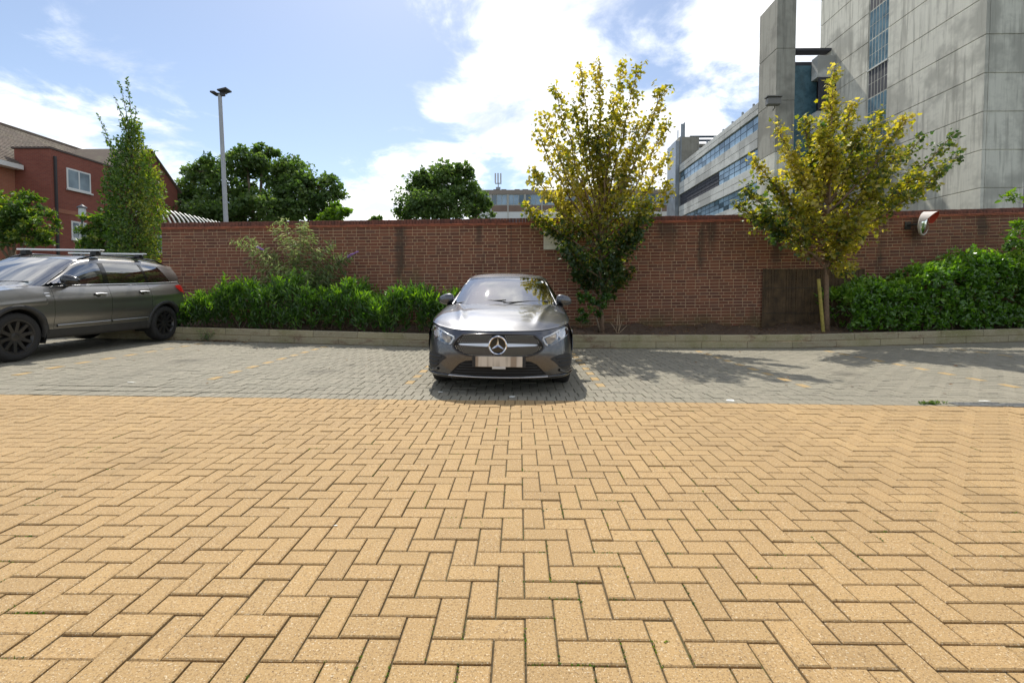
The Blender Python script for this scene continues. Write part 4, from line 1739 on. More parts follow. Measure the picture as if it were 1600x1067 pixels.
def office():
    X, Y0, Y1 = 24.15, 45.0, 71.5
    e = empty('concrete_office', (X, Y0, 0))
    tag(e, 'low concrete office block with ribbon windows and a blank slab wall at its near end', 'building')
    zt = at(1187, 160, 48.2).z
    S = 3.35
    child_box('core', M['conc_dark'], e, X + 0.25, X + 3.0, 48.3, Y1, 0, zt - 0.2)
    z = zt
    # parapet, ribbons and spandrels, each spandrel of several panels
    def band(z0, z1):
        y = 48.25
        while y < Y1:
            b = min(y + 3.86, Y1)
            child_box('panel', M['conc_pale'], e, X, X + 0.4, y + 0.02, b - 0.02, z0, (z0 + z1) / 2 - 0.02, 0.015)
            child_box('panel', M['conc_pale'], e, X, X + 0.4, y + 0.02, b - 0.02, (z0 + z1) / 2 + 0.02, z1, 0.015)
            y += 3.86
    band(zt - 1.15, zt)
    for fl in range(6):
        w1 = zt - 1.15 - fl * S
        w0 = w1 - 1.55 if fl == 0 else w1 - 1.75
        if w0 < 0.5:
            break
        y = 48.25
        q = 0
        while y < Y1 - 0.3:
            b = min(y + 1.36, Y1)
            dark = (fl == 1 and y > 57.2)
            w = child_box('window', M['louvre'] if dark else M['frame_blue'], e, X + 0.22, X + 0.33, y, b, w0 + 0.005, w1 - 0.005)
            if dark:
                for r_ in range(4):
                    zz_ = w0 + 0.08 + r_ * (w1 - w0) / 4
                    child_box('slat', M['louvre'], w, X + 0.17, X + 0.24, y + 0.03, b - 0.03, zz_, zz_ + 0.3)
            else:
                rows = 2 if fl == 0 else 3
                for r_ in range(rows):
                    z0 = w0 + 0.07 + r_ * (w1 - w0 - 0.05) / rows
                    z1 = w0 + r_ * (w1 - w0 - 0.05) / rows + (w1 - w0 - 0.05) / rows - 0.02
                    child_box('pane', M['glass_sky'] if (q * 7 + r_ * 3) % 5 else M['glass_blue'], w, X + 0.20, X + 0.25, y + 0.06, b - 0.06, z0, z1)
            y += 1.36
            q += 1
        band(max(0, w1 - S), w0)
    # vents along the parapet
    for k in range(7):
        y = 49.5 + k * 2.4
        child_box('roof_vent', M['metal_grey'], e, X + 0.1, X + 0.3, y, y + 0.16, zt, zt + rng.uniform(0.2, 0.45))
    # blank slab wall standing forward of the block
    xs0, xs1 = X, X + 1.75
    ht = at(1187, 35, 48.2).z * 1.02
    nseg = 6
    for k in range(nseg):
        z0, z1 = ht * k / nseg, ht * (k + 1) / nseg
        child_box('slab_panel', M['conc_dark'] if k >= 3 else M['conc'], e, xs0, xs1, Y0, 48.2, z0 + 0.02, z1 - 0.02, 0.02)
    child_box('slab_core', M['conc_dark'], e, xs0 + 0.05, xs1 - 0.05, Y0 + 0.05, 48.15, 0, ht - 0.1)
    # link block between slab and tower
    z1 = at(1255, 96, 60).z
    child_box('link_wall', M['louvre'], e, 34.2, 41.0, 60.2, 66.0, 0, z1)
    child_box('link_glass', M['teal'], e, 34.3, 37.2, 59.9, 60.15, 0, z1 - 0.6)
    child_box('link_roof', M['louvre'], e, 34.0, 41.0, 59.4, 60.6, z1 + 1.0, z1 + 1.3)
    child_box('link_fascia', M['conc_pale'], e, X + 12.3, 39.0, 58.6, 59.8, z1 - 2.6, z1)
    child_box('link_window', M['louvre'], e, X + 12.5, 38.8, 58.4, 58.75, z1 - 6.6, z1 - 2.7)
    child_box('link_fascia', M['conc_pale'], e, X + 12.3, 39.0, 58.5, 59.8, z1 - 9.5, z1 - 6.7)
    # floodlight on the slab
    f = at(1208, 160, Y0 - 0.5)
    m = MB()
    m.tube([Vector((0.35, 0.7, -0.5)), Vector((0.35, 0.35, -0.35)), Vector((0.1, 0.1, 0))], 0.06, 6)
    m.bevel_box(-0.65, 0.55, -0.35, 0.15, -0.35, 0.35, 0.08)
    m.box(-0.75, 0.65, -0.45, 0.2, 0.36, 0.46)
    o = m.build('floodlight', simple('grey_lamp_housing', (0.17, 0.16, 0.14), 0.5, 0.3), e)
    o.location = f - e.location
    return e


def stair_tower():
    X, Y0 = 24.0, 71.6
    xl, xr = at(1055, 300, Y0).x, at(1081, 300, Y0).x
    zt = at(1062, 214, Y0).z
    e = empty('stair_tower', (xl, Y0, 0))
    tag(e, 'narrow grey stair tower with aerials at the far end of the office block', 'building')
    child_box('wall', M['metal_grey'], e, xl, xl + 0.55, Y0, Y0 + 4, 0, zt - 0.6)
    child_box('wall', M['conc_dark'], e, xl + 0.56, xr + 1.0, Y0 + 0.01, Y0 + 4, 0, zt)
    child_box('downpipe', M['metal_grey'], e, xl + 0.66, xl + 0.82, Y0 - 0.15, Y0 - 0.0, 0, zt + 0.05)
    zc = at(1060, 213, Y0).z
    for k, (px, py0, py1, w) in enumerate(((1059, 228, 204, 0.10), (1066, 212, 194, 0.42), (1069, 212, 192, 0.2))):
        a, b = at(px, py0, Y0 + 1), at(px, py1, Y0 + 1)
        child_box('aerial', M['metal_grey'], e, a.x - w / 2, a.x + w / 2, Y0 + 0.9, Y0 + 1.1, a.z - 0.4, b.z)
    # roof plant screen
    a, b = at(1078, 213, Y0 + 2), at(1122, 213, Y0 + 2)
    for k, py in enumerate((214, 220)):
        z = at(1080, py, Y0 + 2).z
        child_box('roof_rail', M['frame_blue'], e, a.x, b.x + 1, Y0 + 1.9, Y0 + 2.1, z - 0.14, z + 0.14)
    zl = at(1080, 224, Y0 + 2).z
    for k in range(8):
        z = zl - 0.5 - k * 0.5
        child_box('screen_slat', M['conc_dark'], e, a.x, b.x + 0.6, Y0 + 2.0, Y0 + 2.2, z, z + 0.42)
    child_box('screen_back', M['louvre'], e, a.x, b.x + 0.5, Y0 + 2.25, Y0 + 2.5, zl - 5, zl)


def far_block():
    Y = 86.0
    x0, x1 = at(738, 320, Y).x, at(1062, 320, Y).x
    e = empty('brick_office', (x0, Y, 0))
    tag(e, 'distant brown brick office with rows of windows behind the spiky maple', 'building')
    zt, zw1, zw0, zb0 = (at(800, py, Y).z for py in (297, 304, 321, 331))
    brk = simple('far_brown_brick', (0.25, 0.17, 0.13), 0.9, noise=(0.6, 0.2))
    wht = simple('far_white_band', (0.72, 0.72, 0.70), 0.8)
    frm = simple('far_window_frame', (0.55, 0.54, 0.48), 0.7)
    S = zw1 - zw0 + (zw0 - zb0) + 1.5
    child_box('wall', brk, e, x0, x1, Y + 0.2, Y + 10, 0, zt - 0.02)
    child_box('roof_edge', simple('far_roof_edge', (0.30, 0.25, 0.21), 0.9), e, x0 - 0.1, x1 + 0.1, Y - 0.1, Y + 0.15, zw1 + 0.02, zt)
    for fl in range(3):
        d = fl * (zw1 - zb0 + 1.25)
        child_box('brick_band', brk, e, x0, x1, Y, Y + 0.19, zb0 - d, zw0 - d - 0.02)
        child_box('white_band', wht, e, x0, x1, Y - 0.02, Y + 0.18, zb0 - 1.2 - d, zb0 - d - 0.02)
        x = x0 + 0.4
        while x < x1 - 1:
            w = child_box('window', frm, e, x, x + 2.9, Y + 0.08, Y + 0.18, zw0 - d, zw1 - d)
            for q in range(3):
                child_box('pane', M['glass_sky'] if (int(x * 3) + q) % 3 else M['glass_blue'], w, x + 0.12 + q * 0.92, x + 0.94 + q * 0.92, Y + 0.03, Y + 0.1, zw0 - d + 0.12, zw1 - d - 0.1)
            if fl == 0:
                child_box('column', frm, e, x + 2.93, x + 3.13, Y - 0.12, Y + 0.19, 0, zw1)
            x += 3.1
    # roof vents and the telephone mast
    for px, w in ((775, 9), (787, 8), (808, 8), (821, 9)):
        a = at(px, 296, Y)
        child_box('roof_vent', simple('dark_vent', (0.13, 0.11, 0.10), 0.8), e, a.x - w * Y / FPX / 2, a.x + w * Y / FPX / 2, Y + 1, Y + 2, zt - 0.1, zt + 0.35)
    a = at(778, 296, Y)
    mst = empty('phone_mast', (a.x, Y + 1.5, zt))
    tag(mst, 'slim mobile phone mast with three aerial panels on the distant roof', 'mast')
    child_box('mast_pole', M['metal_grey'], mst, a.x - 0.09, a.x + 0.09, Y + 1.4, Y + 1.6, zt, at(778, 270, Y).z)
    child_box('mast_arm', M['metal_grey'], mst, a.x - 0.6, a.x + 0.6, Y + 1.42, Y + 1.58, at(778, 284, Y).z - 0.08, at(778, 284, Y).z + 0.08)
    for px in (773.5, 777.7, 782):
        p, q = at(px, 284, Y), at(px, 268, Y)
        child_box('aerial_panel', simple('pale_aerial', (0.6, 0.62, 0.63), 0.5), mst, p.x - 0.14, p.x + 0.14, Y + 1.25, Y + 1.39, p.z + 0.1, q.z)
    child_box('mast_box', M['metal_grey'], mst, a.x - 0.45, a.x + 0.4, Y + 1.62, Y + 2.0, zt, zt + 0.9)


tower(); office(); stair_tower(); far_block()


# --- brick house at the left
def m_facebrick(name, c1, c2, mortar):
    m, nt, n, l, b = newmat(name)
    h = NT(nt)
    p = h.pos()
    sx = n.new('ShaderNodeSeparateXYZ')
    l.new(p, sx.inputs[0])
    u = h.math('ADD', sx.outputs[0], sx.outputs[1])
    cb = n.new('ShaderNodeCombineXYZ')
    l.new(u, cb.inputs[0]); l.new(sx.outputs[2], cb.inputs[1])
    t = n.new('ShaderNodeTexBrick')
    t.inputs['Scale'].default_value = 1.0
    t.inputs['Brick Width'].default_value = 0.225
    t.inputs['Row Height'].default_value = 0.075
    t.inputs['Mortar Size'].default_value = 0.006
    t.inputs['Color1'].default_value = (*c1, 1)
    t.inputs['Color2'].default_value = (*c2, 1)
    t.inputs['Mortar'].default_value = (*mortar, 1)
    l.new(cb.outputs[0], t.inputs['Vector'])
    c = h.mix(h.rmap(h.noise(p, 0.6, 4), 0.4, 0.7, 0, 0.35), t.outputs['Color'], tuple(x * 0.6 for x in c1))
    l.new(c, b.inputs['Base Color'])
    b.inputs['Roughness'].default_value = 0.85
    return m


M['house_brick'] = m_facebrick('house_red_brick', (0.30, 0.085, 0.055), (0.24, 0.065, 0.045), (0.26, 0.15, 0.11))
M['house_brick2'] = m_facebrick('house_orange_brick', (0.42, 0.16, 0.09), (0.36, 0.13, 0.075), (0.36, 0.22, 0.16))
M['upvc'] = simple('white_upvc_frame', (0.78, 0.77, 0.74), 0.4)
M['curtain_glass'] = simple('window_glass_with_blind', (0.24, 0.29, 0.33), 0.1, noise=(0.9, 0.45), spec=1.0)


def m_rooftile():
    m, nt, n, l, b = newmat('brown_roof_tile')
    h = NT(nt)
    p = h.pos()
    c = h.mix(h.rnd(), (0.17, 0.13, 0.10), (0.12, 0.095, 0.075))
    c = h.mix(h.rmap(h.noise(p, 1.5, 5, 0.7), 0.45, 0.7, 0, 0.6), c, (0.22, 0.20, 0.13))
    l.new(c, b.inputs['Base Color'])
    b.inputs['Roughness'].default_value = 0.9
    return m


M['rooftile'] = m_rooftile()


def house():
    XF = -25.6                                  # face of the projecting brick block
    XM = -27.6                                  # face of the main range behind it
    ZE, ZR, XR = 8.2, 11.45, -32.0
    e = empty('brick_house', (XM, 25.0, 0))
    tag(e, 'red brick house with tiled roof, flat-topped bay and white windows at the left', 'building')
    lx, ly = e.location.x, e.location.y
    child_box('main_wall', M['house_brick2'], e, XR - 4.4, XM, 12.0, 36.5, 0, ZE)
    # main roof: two slopes built of courses of tiles on the side in view
    def slope(name, xa, za, xb, zb, y0, y1, par):
        n = 26
        mb = MB()
        for k in range(n):
            t0, t1 = k / n, (k + 1) / n
            xa_, xb_ = xa + (xb - xa) * t0, xa + (xb - xa) * (t1 + 0.01)
            za_, zb_ = za + (zb - za) * t0, za + (zb - za) * (t1 + 0.01)
            y = y0 + (0.15 if k % 2 else 0)
            while y < y1:
                b = min(y + 0.3, y1)
                dz = rng.uniform(0, 0.012)
                mb.add([(xa_ - lx, y - ly, za_ + 0.06 + dz), (xa_ - lx, b - 0.012 - ly, za_ + 0.06 + dz), (xb_ - lx, b - 0.012 - ly, zb_ + 0.02), (xb_ - lx, y - ly, zb_ + 0.02),
                        (xa_ - lx, y - ly, za_ + 0.02), (xa_ - lx, b - 0.012 - ly, za_ + 0.02)], [(0, 1, 2, 3), (4, 5, 1, 0), (1, 5, 2), (0, 3, 4)], rng.random())
                y += 0.3
        tag(mb.build('roof_tiles', M['rooftile'], par), kind='stuff')
    rv = [(XM + 0.45, 12.0, ZE - 0.15), (XM + 0.45, 36.7, ZE - 0.15), (XR, 36.7, ZR), (XR, 12.0, ZR), (XR - 4.8, 36.7, ZE - 0.15), (XR - 4.8, 12.0, ZE - 0.15)]
    roof = mk('roof', [(a - lx, b - ly, c) for a, b, c in rv], [(0, 1, 2, 3), (3, 2, 4, 5), (1, 4, 2), (0, 3, 5)], M['rooftile'], e)
    slope('roof_tiles', XM + 0.45, ZE - 0.15, XR, ZR, 14.0, 36.6, roof)
    child_box('ridge', M['rooftile'], e, XR - 0.12, XR + 0.12, 12, 36.7, ZR - 0.02, ZR + 0.12)
    child_box('gutter', M['upvc'], e, XM + 0.28, XM + 0.62, 12.0, 25.3, ZE - 0.42, ZE - 0.17)
    child_box('soffit', M['upvc'], e, XM + 0.02, XM + 0.27, 12.0, 25.3, ZE - 0.40, ZE - 0.34)
    # projecting block with a parapet
    blk = child_box('bay_wall', M['house_brick'], e, XM + 0.01, XF, 25.4, 29.9, 0, 8.95)
    child_box('parapet_cap', simple('dark_parapet_cap', (0.12, 0.09, 0.08), 0.8), e, XM - 0.1, XF + 0.05, 25.33, 29.95, 8.96, 9.05)
    # gabled bay further back
    y0, y1, ym = 30.0, 34.9, 32.3
    gz, ga = 8.75, 10.95
    gv = [(XF, y0, 0), (XF, y1, 0), (XF, y1, gz), (XF, ym, ga), (XF, y0, gz), (XM - 3, y0, 0), (XM - 3, y1, 0), (XM - 3, y1, gz), (XM - 3, ym, ga), (XM - 3, y0, gz)]
    mk('gable_wall', [(a - lx, b - ly, c) for a, b, c in gv], [(0, 1, 2, 3, 4), (1, 6, 7, 2), (2, 7, 8, 3), (3, 8, 9, 4), (5, 0, 4, 9)], M['house_brick'], e)
    for (ya, za, yb_, zb_) in ((ym, ga, y1 + 0.25, gz - 0.2), (ym, ga, y0 - 0.1, gz - 0.05)):
        v = [(XF + 0.18, ya, za + 0.10), (XF + 0.18, yb_, zb_ + 0.10), (XM - 3, yb_, zb_ + 0.10), (XM - 3, ya, za + 0.10), (XF + 0.18, ya, za + 0.012), (XF + 0.18, yb_, zb_ + 0.012), (XM - 3, yb_, zb_ + 0.012), (XM - 3, ya, za + 0.012)]
        mk('gable_roof', [(a - lx, b - ly, c) for a, b, c in v], [(0, 1, 2, 3), (7, 6, 5, 4), (0, 4, 5, 1), (1, 5, 6, 2), (3, 7, 4, 0)], M['rooftile'], e)

    def window(yc, zc, w, hh, xf, nsash=2):
        f = child_box('window', M['upvc'], e, xf - 0.08, xf + 0.03, yc - w / 2, yc + w / 2, zc - hh / 2, zc + hh / 2)
        for q in range(nsash):
            child_box('pane', M['curtain_glass'], f, xf + 0.02, xf + 0.038, yc - w / 2 + 0.09 + q * (w - 0.09) / nsash, yc - w / 2 + (q + 1) * (w - 0.09) / nsash - 0.0, zc - hh / 2 + 0.10, zc + hh / 2 - 0.09)
        child_box('sill', M['upvc'], f, xf + 0.031, xf + 0.12, yc - w / 2 - 0.06, yc + w / 2 + 0.06, zc - hh / 2 - 0.08, zc - hh / 2)
    def y_of(px, xf):
        return (xf * FPX) / (px - 811)
    for (pa, pb, pt, pbm) in ((100, 138, 266, 300), (105, 130, 346, 376)):
        ya, yb_ = y_of(pa, XF), y_of(pb, XF)
        za, zb_ = at((pa + pb) / 2, pt + 1, (ya + yb_) / 2).z, at((pa + pb) / 2, pbm - 1, (ya + yb_) / 2).z
        window((ya + yb_) / 2, (za + zb_) / 2, yb_ - ya, za - zb_, XF)
    for yc, zt_ in ((25.55, 8.9), (29.95, 8.9)):
        child_box('downpipe', simple('dark_downpipe', (0.05, 0.045, 0.045), 0.5), e, XF + 0.02, XF + 0.12, yc, yc + 0.1, 0, zt_ - 0.3)
    child_box('string_course', M['house_brick2'], e, XF + 0.001, XF + 0.03, 25.45, 29.85, 5.55, 5.78)
    window(31.6, 6.1, 1.3, 1.3, XF)
    window(33.3, 4.6, 1.0, 1.2, XF, 1)
    window(24.0, 6.1, 0.9, 1.5, XM, 1)
    # lower range with white eaves beyond
    e2 = empty('low_brick_house', (XF, 35.2, 0))
    tag(e2, 'lower brick house with white eaves behind the curved fence pales', 'building')
    child_box('wall', M['house_brick2'], e2, XF - 8, XF, 35.2, 41.0, 0, 7.55)
    child_box('eaves', M['upvc'], e2, XF + 0.01, XF + 0.5, 35.15, 41.1, 7.45, 7.75)
    ox, oy = XF, 35.2
    rv = [(XF + 0.55, 35.1, 7.76), (XF + 0.55, 41.2, 7.76), (XF - 4.5, 41.2, 9.6), (XF - 4.5, 35.1, 9.6)]
    mk('roof', [(a - ox, b - oy, c) for a, b, c in rv] + [(a - ox, b - oy, c + 0.12) for a, b, c in rv], [(0, 1, 2, 3), (4, 7, 6, 5), (0, 4, 5, 1), (1, 5, 6, 2), (2, 6, 7, 3), (3, 7, 4, 0)], M['rooftile'], e2)
    f = child_box('window', M['upvc'], e2, XF - 0.05, XF + 0.03, 36.2, 37.5, 6.0, 7.2)
    child_box('pane', M['curtain_glass'], f, XF + 0.02, XF + 0.04, 36.3, 36.82, 6.1, 7.1)
    child_box('pane', M['curtain_glass'], f, XF + 0.02, XF + 0.04, 36.88, 37.4, 6.1, 7.1)
    child_box('downpipe', M['upvc'], e2, XF + 0.02, XF + 0.14, 37.9, 38.02, 0, 7.44)


house()


# --- steel fence with outward curved pales, running back from the wall
def pale_fence():
    X = -10.55
    y0, n, sp = 13.9, 18, 0.22
    e = empty('pale_fence', (X, y0, 0))
    tag(e, 'galvanised fence of curved-top steel pales showing above the wall at the left', 'fence')
    mt = simple('galvanised_pale', (0.46, 0.47, 0.45), 0.5, 0.4, noise=(4, 0.2))
    ml = MB()
    H = 3.22
    pts = [(0, 0.0), (0, H - 0.25), (0.03, H), (0.12, H + 0.2), (0.25, H + 0.36), (0.40, H + 0.48)]
    vs = []
    for (dx, z) in pts:
        vs += [(-dx - 0.012, -0.030, z), (-dx + 0.012, -0.030, z), (-dx + 0.012, 0.030, z), (-dx - 0.012, 0.030, z)]
    fs = []
    for i in range(len(pts) - 1):
        for k in range(4):
            fs.append((i * 4 + k, i * 4 + (k + 1) % 4, i * 4 + 4 + (k + 1) % 4, i * 4 + 4 + k))
    fs += [(3, 2, 1, 0), tuple(len(pts) * 4 - 4 + k for k in range(4))]
    me = bpy.data.meshes.new('pale')
    me.from_pydata(vs, [], fs)
    me.materials.append(mt)
    for k in range(n):
        o = link_mesh('pale', me, e, (0, k * sp, 0))
        o.rotation_euler = (0, 0, R(rng.uniform(-3, 3)))
    for z in (0.5, 2.85):
        m_ = MB()
        m_.box(0.014, 0.06, -0.1, n * sp, z, z + 0.05)
        m_.build('rail', mt, e)


pale_fence()


def lamp_column():
    Y = 16.0
    b = at(353, 345, Y)
    t = at(343.5, 148, Y)
    sl = (t - b) / (t.z - b.z)
    base = b - sl * b.z
    e = empty('lamp_column', (base.x, Y, 0))
    tag(e, 'tall grey steel lamp column with flat floodlight heads behind the wall', 'lamp post')
    L = t.z
    m_ = MB()
    m_.tube([(0, 0, 0), sl * 1.2, sl * 1.25, sl * L], [0.105, 0.10, 0.082, 0.060], 14)
    m_.build('column', simple('galvanised_column', (0.36, 0.37, 0.38), 0.5, 0.45, noise=(3, 0.15)), e, True, autos=40)
    m_ = MB()
    o_ = sl * L
    m_.tube([o_ + Vector((-0.22, 0, 0.03)), o_ + Vector((0.24, 0, 0.03))], 0.03, 8)
    m_.build('cross_arm', simple('dark_arm', (0.10, 0.10, 0.10), 0.5, 0.4), e, True)
    hm = simple('dark_floodlight', (0.055, 0.055, 0.06), 0.5)
    for k, (dx, dz, tilt) in enumerate(((0.16, 0.12, -0.22), (-0.16, 0.03, 0.05))):
        m_ = MB()
        w = 0.16 if k == 0 else 0.08
        m_.bevel_box(-w, w, -0.16, 0.16, -0.03, 0.035, 0.012)
        h_ = m_.build('lamp_head', hm, e)
        h_.location = o_ + Vector((dx, 0, dz))
        h_.rotation_euler = (0, tilt, 0)
    m_ = MB()
    m_.box(-0.03, 0.10, -0.05, 0.05, -0.05, 0.10)
    h_ = m_.build('lamp_bracket', hm, e)
    h_.location = o_ + Vector((0.06, 0, 0))
    return e


lamp_column()


def lantern():
    Y = 18.0
    t = at(128, 320, Y)
    e = empty('post_lantern', (t.x, Y, 0))
    tag(e, 'short dark post lantern with pale cylindrical shade in front of the brick house', 'lamp post')
    m_ = MB()
    m_.tube([(0, 0, 0), (0, 0, t.z - 0.55)], [0.05, 0.04], 10)
    m_.build('post', simple('dark_green_post', (0.05, 0.06, 0.05), 0.5), e, True)
    m_ = MB()
    m_.lathe([(0.04, t.z - 0.56), (0.10, t.z - 0.52), (0.115, t.z - 0.48), (0.115, t.z - 0.14), (0.10, t.z - 0.13)], 16)
    m_.build('shade', simple('pale_lantern_shade', (0.62, 0.64, 0.63), 0.3), e, True, autos=40)
    m_ = MB()
    m_.lathe([(0.155, t.z - 0.14), (0.15, t.z - 0.09), (0.06, t.z - 0.03), (0.02, t.z + 0.0), (0.0001, t.z + 0.04)], 16)
    m_.build('cap', simple('dark_lantern_cap', (0.10, 0.10, 0.11), 0.5), e, True)


lantern()
# ================================================================== CARS
def m_paint(name, base, flake):
    m, nt, n, l, b = newmat(name)
    h = NT(nt)
    v = h.voro(h.coord('Object'), 900.0, 'Color')
    f = h.noise(h.coord('Object'), 1.6, 3)
    c = h.mix(h.rmap(v, 0.3, 0.9, 0, 1), base, flake)
    c = h.mix(h.rmap(f, 0.45, 0.75, 0, 0.22), c, (0.20, 0.18, 0.15))
    l.new(c, b.inputs['Base Color'])
    b.inputs['Metallic'].default_value = 0.88
    b.inputs['Roughness'].default_value = 0.36
    b.inputs['Coat Weight'].default_value = 1.0
    b.inputs['Coat Roughness'].default_value = 0.035
    return m


def m_carglass(name, tint, ref=0.10):
    m, nt, n, l, b = newmat(name)
    out = n['Material Output']
    n.remove(b)
    t = n.new('ShaderNodeBsdfTransparent'); t.inputs['Color'].default_value = (*tint, 1)
    g = n.new('ShaderNodeBsdfGlossy'); g.inputs['Roughness'].default_value = 0.015
    lw = n.new('ShaderNodeLayerWeight'); lw.inputs['Blend'].default_value = 0.40
    mp = n.new('ShaderNodeMapRange')
    mp.inputs['To Min'].default_value = ref
    mp.inputs['To Max'].default_value = 0.80
    l.new(lw.outputs['Facing'], mp.inputs['Value'])
    mx = n.new('ShaderNodeMixShader')
    l.new(mp.outputs[0], mx.inputs[0]); l.new(t.outputs[0], mx.inputs[1]); l.new(g.outputs[0], mx.inputs[2])
    l.new(mx.outputs[0], out.inputs['Surface'])
    return m


M['paint_merc'] = m_paint('dark_grey_metallic_paint', (0.045, 0.046, 0.053), (0.18, 0.184, 0.20))
M['paint_suv'] = m_paint('warm_grey_metallic_paint', (0.22, 0.212, 0.20), (0.42, 0.405, 0.38))
M['carglass'] = m_carglass('car_glass', (0.32, 0.44, 0.50), 0.22)
M['carglass_dark'] = m_carglass('tinted_car_glass', (0.12, 0.14, 0.15), 0.10)
M['lampglass'] = m_carglass('headlamp_cover', (0.85, 0.87, 0.88), 0.03)
M['black_gloss'] = simple('gloss_black_trim', (0.012, 0.012, 0.013), 0.15, coat=0.6)
M['black_matt'] = simple('black_plastic', (0.02, 0.02, 0.021), 0.6, noise=(30, 0.3))
M['cladding'] = simple('grey_black_cladding', (0.035, 0.034, 0.033), 0.62, noise=(12, 0.3))
M['void'] = simple('engine_bay_dark', (0.008, 0.008, 0.008), 0.9)
M['chrome'] = simple('chrome', (0.78, 0.78, 0.80), 0.10, 1.0)
M['silver'] = simple('satin_silver', (0.62, 0.62, 0.63), 0.28, 0.9)
M['tyre'] = simple('tyre_rubber', (0.022, 0.021, 0.020), 0.85, noise=(25, 0.4), bump=(90, 0.3))
M['rim_dark'] = simple('dark_alloy', (0.075, 0.072, 0.070), 0.38, 0.8)
M['disc'] = simple('brake_disc_steel', (0.18, 0.17, 0.16), 0.4, 0.9)
M['seat'] = simple('dark_seat_fabric', (0.035, 0.034, 0.034), 0.85)
M['red_lens'] = simple('red_tail_lens', (0.42, 0.012, 0.010), 0.12, coat=0.8)
M['white_lens'] = simple('clear_lamp_lens', (0.75, 0.76, 0.78), 0.12, coat=0.5)
M['amber_tone'] = simple('warm_lamp_reflector', (0.36, 0.25, 0.13), 0.22, 0.7)


def m_plate():
    m, nt, n, l, b = newmat('blurred_number_plate')
    h = NT(nt)
    o = h.coord('Object')
    f = h.noise(h.scale(o, (8, 1, 0.8)), 1.2, 2, 0.5)
    c = h.mix(h.rmap(f, 0.46, 0.62), (0.60, 0.53, 0.44), (0.30, 0.23, 0.165))
    l.new(c, b.inputs['Base Color'])
    b.inputs['Roughness'].default_value = 0.5
    return m


M['plate'] = m_plate()


def pchip(pts):
    x = np.array([p[0] for p in pts], float); y = np.array([p[1] for p in pts], float)
    h_ = np.diff(x); d = np.diff(y) / h_
    m = np.zeros_like(x)
    m[0], m[-1] = d[0], d[-1]
    for i in range(1, len(x) - 1):
        if d[i - 1] * d[i] > 0:
            w1, w2 = 2 * h_[i] + h_[i - 1], h_[i] + 2 * h_[i - 1]
            m[i] = (w1 + w2) / (w1 / d[i - 1] + w2 / d[i])

    def f(q):
        q = np.clip(np.asarray(q, float), x[0], x[-1])
        i = np.clip(np.searchsorted(x, q) - 1, 0, len(x) - 2)
        t = (q - x[i]) / h_[i]
        r_ = ((1 + 2 * t) * (1 - t) ** 2 * y[i] + t * (1 - t) ** 2 * h_[i] * m[i] + t * t * (3 - 2 * t) * y[i + 1] + t * t * (t - 1) * h_[i] * m[i + 1])
        return r_ if r_.ndim else float(r_)
    return f


def cr_basis(t):
    return np.stack([-.5 * t + t * t - .5 * t ** 3, 1 - 2.5 * t * t + 1.5 * t ** 3, .5 * t + 2 * t * t - 1.5 * t ** 3, -.5 * t * t + .5 * t ** 3], -1)


